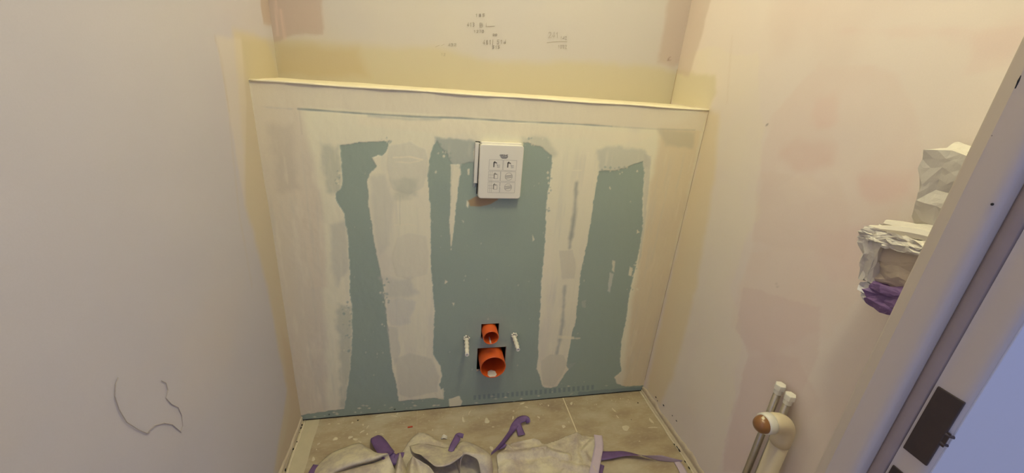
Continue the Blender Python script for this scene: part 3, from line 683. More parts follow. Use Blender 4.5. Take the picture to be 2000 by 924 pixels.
for a, b in zip(loops, loops[1:]):
    k = len(a)
    for i in range(k): bm.faces.new((a[i], a[(i+1) % k], b[(i+1) % k], b[i]))
bm.faces.new(loops[-1]); bm.faces.new(loops[0][::-1])
bmobj('shell', bm, M_COVER, cov)
# torn surround showing left of and above the cover
bm = bmesh.new(); box_bm(bm, (CX0-0.013, -0.009, CZ0+0.045), (CX0-0.002, -0.001, CZ1+0.002), 0.002)
for v in bm.verts: v.co.x += random.uniform(-0.0015, 0.0015)
box_bm(bm, (CX0+0.004, -0.015, CZ1-0.002), (CX1-0.006, -0.001, CZ1+0.005), 0.002)
bmobj('surround', bm, M_COVER, cov)
bm = bmesh.new(); box_bm(bm, (CX0-0.0030, -0.004, CZ0+0.01), (CX0+0.001, -0.001, CZ1-0.004)); box_bm(bm, (CX0-0.012, -0.006, CZ1+0.0005), (CX0+0.001, -0.001, CZ1+0.004)); bmobj('side_gap', bm, M_DARK, cov)
def flat(name, polys, m, parent, y=CY-0.0003):
    bm = bmesh.new()
    for pl in polys:
        bm.faces.new([bm.verts.new((x, y, z)) for x, z in pl])
    r = bmesh.ops.extrude_face_region(bm, geom=list(bm.faces))
    for v in [g for g in r['geom'] if isinstance(g, bmesh.types.BMVert)]: v.co.y += 0.00025
    return bmobj(name, bm, m, parent)
def bar(x0, z0, x1, z1, wd):
    t = Vector((x1-x0, z1-z0)); t.normalize(); nx_, nz_ = -t.y*wd/2, t.x*wd/2
    return [(x0+nx_, z0+nz_), (x1+nx_, z1+nz_), (x1-nx_, z1-nz_), (x0-nx_, z0-nz_)]
def cx(u): return CX0+(CX1-CX0)*u
def cz(v): return CZ1-(CZ1-CZ0)*v                       # u, v as fractions of the plate
# word mark: stroke letters over a half-round emblem of bars
GL = {'G': [[(1, .85), (.7, 1), (.2, 1), (0, .75), (0, .25), (.2, 0), (.8, 0), (1, .2), (1, .5), (.6, .5)]], 'R': [[(0, 0), (0, 1), (.8, 1), (1, .75), (.8, .5), (0, .5)], [(.5, .5), (1, 0)]],
      'O': [[(.2, 0), (0, .25), (0, .75), (.2, 1), (.8, 1), (1, .75), (1, .25), (.8, 0), (.2, 0)]], 'H': [[(0, 0), (0, 1)], [(1, 0), (1, 1)], [(0, .5), (1, .5)]], 'E': [[(1, 0), (0, 0), (0, 1), (1, 1)], [(0, .5), (.8, .5)]],
      '0': [[(.2, 0), (0, .3), (0, .7), (.3, 1), (.7, 1), (.9, .7), (.9, .3), (.6, 0), (.2, 0)]], '1': [[(.2, .7), (.6, 1), (.5, 0)]], '2': [[(0, .8), (.3, 1), (.8, .95), (.85, .65), (0, 0), (.95, .05)]],
      '3': [[(0, .95), (.5, 1), (.85, .8), (.35, .55), (.85, .3), (.5, 0), (0, .1)]], '4': [[(.6, 0), (.7, 1), (0, .3), (1, .35)]], '5': [[(.95, 1), (.2, 1), (.1, .55), (.7, .6), (.85, .25), (.5, 0), (0, .1)]],
      '7': [[(0, 1), (.9, 1), (.3, 0)]], '8': [[(.5, .5), (.15, .8), (.5, 1), (.8, .8), (.5, .5), (.1, .2), (.5, 0), (.9, .2), (.5, .5)]], 'B': [[(0, 0), (0, 1), (.7, .95), (.7, .6), (0, .5), (.85, .4), (.8, .05), (0, 0)]], '6': [[(.8, .95), (.2, .6), (.05, .2), (.5, 0), (.85, .25), (.5, .5), (.1, .3)]],
      'i': [[(.4, 0), (.5, .6)], [(.5, .85), (.55, .95)]], 'd': [[(.8, .4), (.3, .5), (.1, .15), (.5, 0), (.8, .3), (.9, 1.1), (.8, 0)]], ',': [[(.3, .1), (.1, -.2)]], '-': [[(0, .5), (1, .5)]], '|': [[(.3, -.2), (.4, 1.1)]], '9': [[(.8, .6), (.2, .6), (.2, .95), (.7, 1), (.85, .6), (.6, 0)]]}
def word(txt, x, z, ww, hh, gap, wd):
    polys = []
    for ch in txt:
        if ch != ' ':
            for st in GL[ch]:
                for a, b in zip(st, st[1:]): polys.append(bar(x+a[0]*ww, z+a[1]*hh, x+b[0]*ww, z+b[1]*hh, wd))
        x += ww+gap
    return polys
flat('word_mark', word('GROHE', cx(.455), cz(.198), .0040, .0042, .0012, .0010), M_INK, cov)
pl = []
for k in range(4):
    v = .208+.011*k; hw = .085*math.sqrt(max(0.05, 1-(k/4.0)**2)); pl.append(bar(cx(.555-hw), cz(v), cx(.555+hw), cz(v), .0009))
flat('emblem', pl, M_INK, cov)
# instruction grid, three rows of two
pl = []
LW = .0006
def cell(u0, u1, v0, v1):
    return [bar(cx(u0), cz(v0), cx(u1), cz(v0), LW), bar(cx(u1), cz(v0), cx(u1), cz(v1), LW), bar(cx(u1), cz(v1), cx(u0), cz(v1), LW), bar(cx(u0), cz(v1), cx(u0), cz(v0), LW)]
pl += cell(.22, .53, .27, .46)+cell(.55, .85, .27, .46)+cell(.22, .49, .48, .66)+cell(.50, .85, .48, .66)+cell(.22, .49, .68, .88)+cell(.50, .85, .68, .88)
for v in (.55, .60, .75, .80): pl.append(bar(cx(.22), cz(v), cx(.34), cz(v), LW))
for u in (.26, .30): pl.append(bar(cx(u), cz(.48), cx(u), cz(.88), LW))
flat('instruction_grid', pl, M_INK2, cov)
for (u, v, big) in ((.36, .32, 1), (.68, .32, 1), (.38, .53, 0), (.38, .73, 0)):
    L1 = [bar(cx(u-.03), cz(v-.01), cx(u-.03), cz(v+.085), .0034), bar(cx(u-.035), cz(v), cx(u+.035), cz(v+.005), .0030), bar(cx(u-.022), cz(v-.02), cx(u), cz(v-.010), .0026)]
    if big: L1 += [bar(cx(u+.03), cz(v), cx(u+.055), cz(v+.07), .0006)]+[bar(cx(u+.045), cz(v+.05+.02*k), cx(u+.11), cz(v+.045+.02*k), .0006) for k in range(3)]
    else: L1 += [bar(cx(u-.03), cz(v+.087), cx(u+.055), cz(v+.083), .0010), bar(cx(u+.05), cz(v), cx(u+.055), cz(v+.085), .0010)]
    flat('pictogram', L1, M_INK if big else M_INK2, cov)
for (u, v) in ((.69, .57), (.69, .775)):
    L1 = [bar(cx(u)+.0115*math.cos(2*PI*k/20), cz(v)+.0115*math.sin(2*PI*k/20), cx(u)+.0115*math.cos(2*PI*(k+1)/20), cz(v)+.0115*math.sin(2*PI*(k+1)/20), .0009) for k in range(20)]
    L1 += [bar(cx(u)-.0105, cz(v)+.002-.004*k, cx(u)+.0100, cz(v)+.005-.0035*k, .0016) for k in range(3)]
    flat('pictogram', L1, M_INK2, cov)
flat('paint_streak', [bar(cx(.46), cz(.62), cx(.485), cz(.675), .0022)], M_FILL, cov, CY-0.0008)
flat('paint_streak', [bar(cx(.50), cz(.75), cx(.545), cz(.865), .0026)], M_FILL, cov, CY-0.0008)

# ================================================================== pencil marks on the walls
def pencil(name, strokes, ax, val, off, wd, m, parent, label=None):
    bm = bmesh.new()
    for st in strokes:
        pts_ = [at(px, py, ax, val) for px, py in st]
        for p_ in pts_: p_[ax] += off
        sweep_bm(bm, [tuple(p_) for p_ in pts_], wd/2, 5)
    o_ = bmobj(name, bm, m, parent)
    return o_
def scrawl(txt, x, y, ww, hh, gap=2.0, slant=0.05):
    out = []
    for ch in txt:
        if ch != ' ':
            for st in GL[ch]: out.append([(x+a*ww, y-b*hh-a*ww*slant) for a, b in st])
        x += ww+gap
    return out
S1 = scrawl('185', 928, 33, 5, 6, 2)+scrawl('413', 912, 52, 4, 8, 1.5)+scrawl('Bi', 937, 53, 7, 8, 2)+[[(949, 52), (966, 51)]]+scrawl('1270', 925, 64, 4, 5, 1.4)
S1 += scrawl('20', 962, 70, 4, 4, 1)+scrawl('481|', 943, 87, 4.5, 9, 1.5)+scrawl('51d', 970, 86, 5, 8, 1.5)+scrawl('515', 961, 95, 4.5, 6, 1)
S1 += scrawl('432', 875, 90, 4.5, 5, 1.5)
pencil('pencil_figures', S1, 1, DL, -0.0016, 0.0011, M_PENCIL, wb)
S2 = scrawl('241', 1071, 74, 6, 11, 1)+scrawl('142', 1094, 77, 3.5, 6, 1.2)+[[(1068, 83), (1088, 81), (1108, 81)]]+scrawl('1032', 1089, 95, 3.6, 7, 1.2)+[[(850, 92), (858, 88)], [(862, 89), (868, 86)]]+scrawl('12', 861, 109, 4, 5, 1.2)
pencil('pencil_figures', S2, 1, DL, -0.0016, 0.0010, M_PENCIL2, wb)
outl = [[(228, 738), (223, 752), (222, 775), (230, 800), (245, 825), (268, 840), (285, 847), (291, 840), (300, 832), (318, 827), (335, 830), (352, 845)], [(313, 744), (322, 748), (326, 762), (322, 778), (333, 790), (346, 796), (353, 812), (355, 832), (350, 842)], [(285, 847), (290, 845)]]
pencil('pencil_outline', outl, 0, 0.0, 0.0018, 0.0012, mat('pencil_outline_grey', (172, 160, 148), 0.7, 0.2, 400), wl)

# ================================================================== pipes on the right wall
def supply(y, ztop, label):
    root = empty('supply_pipe', (1.326, y, 0)); tag(root, label, 'pipe', )
    sweep('tube', [(1.328, y, 0.0), (1.328, y, 0.2), (1.328, y, ztop-0.006)], 0.0088, M_CHROME, root, 20)
    bm = bmesh.new(); c = Vector((1.328, y, ztop))
    sweep_bm(bm, [c+Vector((0, 0, -0.010)), c+Vector((0, 0, 0.003)), c+Vector((0, 0, 0.0045))], [0.0130, 0.0130, 0.0120], 6)
    sweep_bm(bm, [c+Vector((0, 0, -0.024)), c+Vector((0, 0, -0.010))], [0.0100, 0.0100], 20)
    bmobj('cap', bm, M_WPLAST, root)
    return root
s1 = supply(-0.566, 0.533, 'white-capped thin chrome pipe farther from the door frame on right wall')
s2 = supply(-0.598, 0.530, 'white-capped thin chrome pipe nearer the door frame on right wall')
dr = empty('drain_pipe', (1.305, -0.632, 0)); tag(dr, 'cream plastic drain elbow with brown plug on the right wall', 'pipe')
DX, DY = 1.305, -0.634
arc = []; R_ = 0.040; ZB = 0.448
for k in range(13):
    a = PI/2*k/12; arc.append((DX-R_+R_*math.cos(a), DY, ZB+R_*math.sin(a)))
path = [(DX, DY, 0.0), (DX, DY, 0.2), (DX, DY, ZB-0.012)]
sweep('riser', path, 0.0212, M_DRAIN, dr, 32)
sweep('elbow', [(DX, DY, ZB-0.03), (DX, DY, ZB-0.012)]+arc+[(DX-R_-0.012, DY, ZB+R_)], [0.0228]*14+[0.0234, 0.0234], M_DRAIN, dr, 32)
sweep('collar', [(DX-R_-0.010, DY, ZB+R_), (DX-R_-0.012, DY, ZB+R_), (DX-R_-0.030, DY, ZB+R_), (DX-R_-0.032, DY, ZB+R_)], [0.0228, 0.0248, 0.0248, 0.0228], M_WPLAST, dr, 32)
pg = []; pr_ = []
for k in range(9):
    t = k/8; pg.append((DX-R_-0.028-0.026*t, DY-0.003*t, ZB+R_-0.004*t)); pr_.append(0.0212*math.sqrt(max(0.02, 1-(max(0, t-0.1)/0.9)**2.4)))
sweep('plug', pg, pr_, M_PLUG, dr, 28)
bm = bmesh.new(); sweep_bm(bm, [(DX-R_-0.044, DY-0.006, ZB+R_+0.012), (DX-R_-0.038, DY+0.000, ZB+R_+0.017), (DX-R_-0.034, DY+0.004, ZB+R_+0.019)], [0.002, 0.005, 0.002], 10); bmobj('pale_smear', bm, M_DRAIN, dr, True)  # small cream lump on the upper side of the plug

# ================================================================== crumpled paper-wrapped fittings on the right wall
def wrapped(name, corners, n, seed, jit, m, parent, round_=0.2, fine=0.25):
    """folded paper over the box spanned by 8 corners: coarse irregular facets, then finer creases"""
    rnd = random.Random(seed); C8 = [Vector(c) for c in corners]
    bm = bmesh.new(); bmesh.ops.create_cube(bm, size=2)
    bmesh.ops.subdivide_edges(bm, edges=list(bm.edges), cuts=n, use_grid_fill=True)
    def tri(q):
        r_ = Vector((0, 0, 0))
        for i in range(8):
            wx = q.x if i & 1 else 1-q.x; wy = q.y if i & 2 else 1-q.y; wz = q.z if i & 4 else 1-q.z
            r_ += C8[i]*(wx*wy*wz)
        return r_
    for v in bm.verts:
        p_ = v.co*(1-round_)+v.co.normalized()*1.25*round_
        v.co = tri((p_+Vector((1, 1, 1)))/2)+Vector([rnd.uniform(-1, 1)*jit for _ in range(3)])
    for f in list(bm.faces):
        pass
    bmesh.ops.triangulate(bm, faces=list(bm.faces), quad_method='SHORT_EDGE')
    bmesh.ops.subdivide_edges(bm, edges=list(bm.edges), cuts=1)
    bmesh.ops.recalc_face_normals(bm, faces=bm.faces); bm.normal_update()
    for v in bm.verts: v.co += v.normal*rnd.uniform(-1, 1)*jit*fine
    bmesh.ops.triangulate(bm, faces=list(bm.faces))
    bmesh.ops.subdivide_edges(bm, edges=list(bm.edges), cuts=1)
    bm.normal_update()
    for v in bm.verts: v.co += v.normal*rnd.uniform(-1, 1)*jit*fine*0.28
    return bmobj(name, bm, m, parent, False)
wrp = empty('wrapped_fitting', (W, -0.74, 0.95)); tag(wrp, 'fitting wrapped in crumpled white paper and purple tape beside the door frame', 'wrapping')
def bx8(x0, x1, y0, y1, z0, z1): return [(x0, y0, z0), (x1, y0, z0), (x0, y1, z0), (x1, y1, z0), (x0, y0, z1), (x1, y0, z1), (x0, y1, z1), (x1, y1, z1)]
# lower bundle
c8 = [(1.250, -0.86, 0.905), (1.335, -0.86, 0.905), (1.255, -0.705, 0.915), (1.335, -0.700, 0.915), (1.230, -0.86, 1.010), (1.335, -0.86, 1.02), (1.236, -0.676, 1.004), (1.335, -0.690, 1.01)]
wrapped('paper_bundle', c8, 5, 3, 0.0045, M_BEIGE, wrp, 0.15)
c8 = [(1.246, -0.715, 0.905), (1.338, -0.715, 0.905), (1.248, -0.694, 0.908), (1.338, -0.694, 0.908), (1.230, -0.712, 0.992), (1.338, -0.712, 0.992), (1.230, -0.674, 0.990), (1.338, -0.684, 0.990)]
wrapped('paper_end', c8, 4, 31, 0.0045, M_PAPER, wrp, 0.08, 0.15)
c8 = [(1.228, -0.780, 0.992), (1.335, -0.780, 1.000), (1.228, -0.674, 0.984), (1.338, -0.684, 0.986), (1.232, -0.780, 1.016), (1.335, -0.780, 1.020), (1.232, -0.676, 1.006), (1.338, -0.684, 1.008)]
wrapped('paper_top', c8, 6, 37, 0.0052, M_PAPER, wrp, 0.1, 0.3)
# gathered folds over the bundle
for k, (y0, x0, z0, y1, x1, z1) in enumerate(((-0.680, 1.240, 1.004, -0.84, 1.262, 1.028), (-0.684, 1.262, 1.010, -0.84, 1.290, 1.036), (-0.690, 1.236, 0.996, -0.84, 1.242, 1.010), (-0.690, 1.288, 1.012, -0.84, 1.318, 1.036))):
    bm = bmesh.new(); pth = []; rd = []
    for q_ in range(16):
        t = q_/15; pth.append((x0+(x1-x0)*t+0.004*math.sin(5*t+k), y0+(y1-y0)*t, z0+(z1-z0)*t+0.005*math.sin(4*t+k*2))); rd.append(0.004+0.006*math.sin(PI*min(1, t*1.3+0.1))*abs(math.sin(2.5*t+k))+0.002)
    sweep_bm(bm, pth, rd, 7); bmobj('paper_fold', bm, M_PAPER, wrp)
# upper standing sheet with a peaked corner
c8 = [(1.292, -0.84, 1.00), (1.342, -0.84, 1.00), (1.296, -0.708, 1.01), (1.342, -0.708, 1.01), (1.270, -0.85, 1.150), (1.342, -0.85, 1.155), (1.268, -0.690, 1.150), (1.342, -0.686, 1.160)]
wrapped('paper_wrap', c8, 4, 8, 0.0070, M_PAPER, wrp, 0.06, 0.18)
c8 = [(1.285, -0.84, 1.07), (1.338, -0.84, 1.07), (1.290, -0.755, 1.10), (1.338, -0.745, 1.10), (1.285, -0.84, 1.185), (1.335, -0.84, 1.19), (1.305, -0.752, 1.205), (1.335, -0.750, 1.205)]
wrapped('paper_wrap', c8, 4, 12, 0.0070, M_PAPER, wrp, 0.1, 0.2)
c8 = [(1.238, -0.84, 0.880), (1.336, -0.84, 0.880), (1.240, -0.722, 0.866), (1.336, -0.722, 0.866), (1.236, -0.84, 0.952), (1.336, -0.84, 0.952), (1.232, -0.714, 0.914), (1.336, -0.710, 0.914)]
wrapped('tape_wrap', c8, 4, 15, 0.0050, M_PURPLE, wrp, 0.15)
c8 = [(1.250, -0.735, 0.868), (1.338, -0.735, 0.868), (1.252, -0.700, 0.876), (1.338, -0.700, 0.876), (1.246, -0.735, 0.905), (1.338, -0.735, 0.905), (1.244, -0.696, 0.906), (1.338, -0.696, 0.906)]
wrapped('loose_film', c8, 3, 19, 0.0040, M_FILM, wrp, 0.2)

# ================================================================== masking sheets on the floor
def sheet_mat():
    m, N, L, b = nt('dusty_sheet')
    tc = N.new('ShaderNodeTexCoord')
    n = N.new('ShaderNodeTexNoise'); n.inputs['Scale'].default_value = 14; n.inputs['Detail'].default_value = 7; n.inputs['Roughness'].default_value = 0.7; L.new(tc.outputs['Object'], n.inputs['Vector'])
    r = N.new('ShaderNodeValToRGB'); e = r.color_ramp.elements
    e[0].position = 0.38; e[0].color = (*s2l((176, 160, 146)), 1); e[1].position = 0.60; e[1].color = (*s2l((214, 202, 168)), 1)
    L.new(n.outputs['Fac'], r.inputs[0]); L.new(r.outputs[0], b.inputs['Base Color'])
    b.inputs['Roughness'].default_value = 0.8
    n2 = N.new('ShaderNodeTexNoise'); n2.inputs['Scale'].default_value = 240; n2.inputs['Detail'].default_value = 3; L.new(tc.outputs['Object'], n2.inputs['Vector'])
    bp = N.new('ShaderNodeBump'); bp.inputs['Strength'].default_value = 0.25; bp.inputs['Distance'].default_value = 0.001; L.new(n2.outputs['Fac'], bp.inputs['Height']); L.new(bp.outputs[0], b.inputs['Normal'])
    return m
M_SHEET = sheet_mat()
def fl(px, py, z=0.0): q = at(px, py, 2, z); return (q[0], q[1])
def sheet(name, outline, ridges, seed, step, base, amp, label):
    """ridges: (pxA, pyA, zA, pxB, pyB, zB, width, lean_x, lean_y, sharp)"""
    A = np.array(outline); xs_ = np.arange(A[:, 0].min()-step, A[:, 0].max()+step, step); ys_ = np.arange(A[:, 1].min()-step, A[:, 1].max()+step, step)
    X, Y = [a.ravel() for a in np.meshgrid(xs_, ys_)]; n = len(xs_)
    d = sdf(X, Y, outline)+0.004*fbm(X/0.04, Y/0.04, seed+3)
    rg = 1-np.abs(fbm(X/0.09, Y/0.06, seed, 2))*3.0; rg2 = 1-np.abs(fbm(X/0.05+Y/0.09, Y/0.05-X/0.1, seed+13, 2))*3.0
    cr = amp*(0.8*np.clip(rg, -1, 1)**1+0.5*np.clip(rg2, -1, 1))+amp*0.25*(0.5-np.abs(fbm(X/0.022, Y/0.018, seed+4, 2))*2)
    h = base*sm(-d/0.05+0.25)+np.maximum(cr, 0)*sm(-d/0.035+0.15)
    dx = np.zeros_like(h); dy = np.zeros_like(h)
    for (ax_, ay_, az, bx_, by_, bz, wd, lx, ly, sh) in ridges:
        a = fl(ax_, ay_, az); b = fl(bx_, by_, bz)
        ds, t = dseg(X+0.006*fbm(X/0.03, Y/0.03, seed+7, 2), Y, a, b); hh = az*(1-t)+bz*t
        k = np.clip(1-ds/wd, 0, 1); k = k**sh if sh != 0 else sm(k)
        nh = hh*k; up = np.maximum(nh-h, 0); soft = np.where(nh > h, 1, 0)
        h = h+up; dx += lx*up; dy += ly*up
    h = np.maximum(h+0.35*cr*sm(-d/0.03), 0)+0.0008
    keepv = d < 0; idx = -np.ones(len(X), int); idx[keepv] = np.arange(keepv.sum())
    V = np.stack([X+dx, Y+dy, h], 1)[keepv]; F = []
    g = idx.reshape(len(ys_), n)
    a, b, c, e = g[:-1, :-1], g[:-1, 1:], g[1:, 1:], g[1:, :-1]
    ok = (a >= 0) & (b >= 0) & (c >= 0) & (e >= 0)
    F = np.stack([a[ok], b[ok], c[ok], e[ok]], 1).tolist()
    o_ = meshobj(name, V.tolist(), F, M_SHEET, None, True)
    sd = o_.modifiers.new('thickness', 'SOLIDIFY'); sd.thickness = 0.0007; sd.offset = 1
    tag(o_, label, 'sheet')
    return o_
def O(*pts): return [fl(*p) for p in pts]
from mathutils.geometry import delaunay_2d_cdt
def folded_sheet(name, outl, pts, lofts, seed, label):
    """a sheet as a triangulated net of fold points (px, py, z), plus raised folds lofted over it"""
    W3 = [at(p[0], p[1], 2, p[2]) for p in outl+pts]; no = len(outl)
    vs_, es_, fs_, ov, oe, of = delaunay_2d_cdt([Vector((q[0], q[1])) for q in W3], [(i, (i+1) % no) for i in range(no)], [], 0, 1e-5)
    bm = bmesh.new(); bv = []
    for k, v in enumerate(vs_): bv.append(bm.verts.new((v.x, v.y, W3[ov[k][0]][2] if ov[k] else 0.006)))
    OX = [(q[0], q[1]) for q in W3[:no]]
    for f in fs_:
        c = [sum(vs_[i].x for i in f)/len(f), sum(vs_[i].y for i in f)/len(f)]
        if sdf(np.array([c[0]]), np.array([c[1]]), OX)[0] < 0: bm.faces.new([bv[i] for i in f])
    bmesh.ops.delete(bm, geom=[v for v in bm.verts if not v.link_faces], context='VERTS')
    bmesh.ops.subdivide_edges(bm, edges=list(bm.edges), cuts=4, use_grid_fill=True)
    for _ in range(2): bmesh.ops.smooth_vert(bm, verts=[v for v in bm.verts if not v.is_boundary], factor=0.5, use_axis_x=True, use_axis_y=True, use_axis_z=True)
    for rows in lofts:
        R = []
        for row in rows:
            c = [Vector(at(p[0], p[1], 2, p[2])) for p in row]; out = []
            for k in range(len(c)-1):
                p0, p1, p2, p3 = c[max(k-1, 0)], c[k], c[k+1], c[min(k+2, len(c)-1)]
                for q in range(6):
                    t = q/6; out.append(0.5*((2*p1)+(p2-p0)*t+(2*p0-5*p1+4*p2-p3)*t*t+(3*p1-3*p2+p3-p0)*t**3))
            out.append(c[-1]); R.append(out)
        RR = []
        for k in range(len(R)-1):
            a0, a1, a2, a3 = R[max(k-1, 0)], R[k], R[k+1], R[min(k+2, len(R)-1)]
            for q in range(4):
                t = q/4; RR.append([0.5*((2*a1[i])+(a2[i]-a0[i])*t+(2*a0[i]-5*a1[i]+4*a2[i]-a3[i])*t*t+(3*a1[i]-3*a2[i]+a3[i]-a0[i])*t**3) for i in range(len(a1))])
        RR.append(R[-1]); G = [[bm.verts.new(q) for q in row] for row in RR]
        for a, b in zip(G, G[1:]):
            for k in range(len(a)-1): bm.faces.new((a[k], a[k+1], b[k+1], b[k]))
    for v in bm.verts:
        n1 = float(fbm(np.array([v.co.x/0.03]), np.array([v.co.y/0.03+v.co.z*20]), seed)[0]); n2 = float(fbm(np.array([v.co.x/0.011]), np.array([v.co.y/0.011+v.co.z*40]), seed+3)[0])
        v.co.z = max(0.0012, v.co.z+0.0030*n1+0.0012*n2)
    o_ = bmobj(name, bm, M_SHEET, None, True)
    sd = o_.modifiers.new('thickness', 'SOLIDIFY'); sd.thickness = 0.0006; sd.offset = 0
    tag(o_, label, 'sheet'); return o_
LO = [(700, 1040, .002), (700, 960, .010), (718, 925, .012), (745, 905, .012), (768, 898, .008), (786, 884, .006), (796, 866, .006), (808, 852, .006), (818, 845, .010), (828, 845, .012), (838, 849, .010), (850, 858, .006), (866, 865, .004), (884, 868, .004), (905, 868, .006),
      (930, 882, .006), (952, 893, .005), (958, 905, .004), (957, 935, .003), (955, 1080, 0), (860, 1110, 0), (760, 1110, 0)]
LP = [(812, 870, .012), (826, 864, .018), (845, 872, .010), (812, 884, .010), (832, 893, .008), (850, 898, .006), (870, 905, .006), (862, 916, .014), (880, 918, .006), (898, 910, .003), (912, 905, .002), (925, 905, .002), (905, 925, .002), (925, 930, .002), (880, 935, .016),
      (850, 926, .020), (820, 930, .016), (790, 930, .010), (790, 905, .010), (850, 965, .024), (800, 990, .020), (910, 990, .010), (755, 965, .016)]
mound = [[(596, 950, 0), (614, 916, .005), (640, 890, .011), (672, 874, .016), (700, 866, .020), (716, 873, .022), (736, 885, .036), (756, 885, .068)],
         [(604, 952, .018), (626, 920, .028), (655, 898, .036), (688, 884, .044), (712, 879, .048), (728, 884, .052), (742, 887, .060), (757, 885.5, .070)],
         [(606, 962, .022), (636, 930, .036), (668, 914, .046), (700, 903, .056), (724, 897, .062), (740, 892, .066), (750, 888, .069), (758, 886, .0705)],
         [(606, 966, .018), (638, 934, .028), (670, 920, .026), (700, 911, .024), (724, 905, .026), (741, 898, .034), (751, 892, .054), (759, 888, .066)],
         [(608, 975, .022), (642, 942, .036), (674, 926, .044), (704, 917, .050), (730, 910, .054), (746, 904, .058), (756, 900, .060), (762, 896, .062)],
         [(612, 1010, .020), (650, 985, .030), (686, 970, .036), (714, 960, .040), (738, 950, .044), (752, 940, .046), (762, 925, .046), (769, 912, .044)],
         [(620, 1080, .0), (660, 1070, .004), (700, 1060, .006), (730, 1050, .008), (755, 1040, .01), (766, 1010, .016), (772, 960, .020), (775, 925, .022)]]
pleat = [[(775, 902, .040), (779, 890, .058), (781.5, 885, .066), (784, 891, .058), (789, 902, .034)],
         [(770, 918, .022), (776, 905, .052), (779.5, 899, .062), (785, 908, .050), (794, 920, .018)],
         [(764, 965, .008), (771, 945, .046), (776, 935, .058), (785, 948, .046), (797, 965, .008)],
         [(764, 1050, .003), (771, 1040, .016), (776, 1030, .020), (785, 1040, .014), (797, 1050, .003)]]
pleat2 = [[(796, 906, .028), (802, 896, .046), (806.5, 891, .058), (812, 895, .050), (822, 901, .040)],
          [(792, 926, .014), (799, 912, .044), (806, 905, .056), (820, 912, .030), (842, 915, .044)],
          [(788, 965, .006), (797, 945, .042), (806, 938, .054), (825, 950, .020), (856, 950, .036)],
          [(788, 1050, .003), (797, 1040, .014), (806, 1030, .018), (825, 1040, .008), (856, 1040, .004)]]
lip = [[(800, 872, .010), (822, 866, .014), (846, 870, .012), (868, 874, .012), (890, 870, .014)],
       [(808, 884, .032), (830, 884, .036), (852, 886, .036), (876, 886, .040), (898, 876, .046)],
       [(822, 888, .052), (836, 897, .056), (851, 908, .060), (878, 904, .066), (905, 886, .074)],
       [(824, 891, .050), (838, 901, .052), (852, 912, .056), (878, 908, .062), (904, 890, .070)]]
arch = [[(884, 880, .014), (892, 868, .030), (908, 862, .046), (935, 872, .050), (957, 888, .040), (963, 915, .006)],
        [(888, 895, .020), (896, 878, .050), (912, 870, .062), (938, 880, .062), (957, 892, .050), (962, 925, .006)],
        [(896, 920, .010), (899, 895, .055), (907, 883, .076), (925, 886, .080), (944, 893, .068), (957, 935, .008)],
        [(898, 928, .008), (901, 900, .052), (908, 888, .074), (922, 892, .076), (934, 902, .060), (940, 935, .008)]]
sh1 = folded_sheet('masking_sheet', LO, LP, [mound, pleat, pleat2, lip, arch], 5, 'crumpled left masking sheet on the floor, raised into folds')
right_out = O((972, 960), (969, 895), (977, 885), (988, 872), (1000, 864), (1026, 863), (1040, 860), (1052, 862), (1064, 868), (1085, 862), (1105, 853), (1127, 848), (1150, 853), (1178, 858), (1180, 880), (1166, 925), (1156, 990), (1150, 1080), (978, 1080))
R2 = [(958, 889, .014, 1060, 878, .018, .03, 0, 0, 0), (1040, 874, .022, 1066, 872, .016, .016, 0, -.3, .7), (1075, 878, .018, 1105, 886, .024, .020, 0, -.3, .6), (1125, 846, .012, 1128, 900, .016, .020, 0, 0, .7), (1140, 880, .014, 1160, 858, .016, .016, 0, 0, .7), (1142, 884, .012, 1166, 920, .016, .016, 0, 0, .7),
      (1015, 853, .010, 1050, 854, .014, .03, 0, 0, 0), (990, 868, .010, 1004, 880, .016, .008, 0, 0, .7), (1100, 905, .012, 1150, 915, .015, .03, 0, 0, 0)]
sh2 = sheet('masking_sheet', right_out, R2, 9, 0.0030, 0.003, 0.0042, 'flatter right masking sheet on the floor with a straight taped right edge')

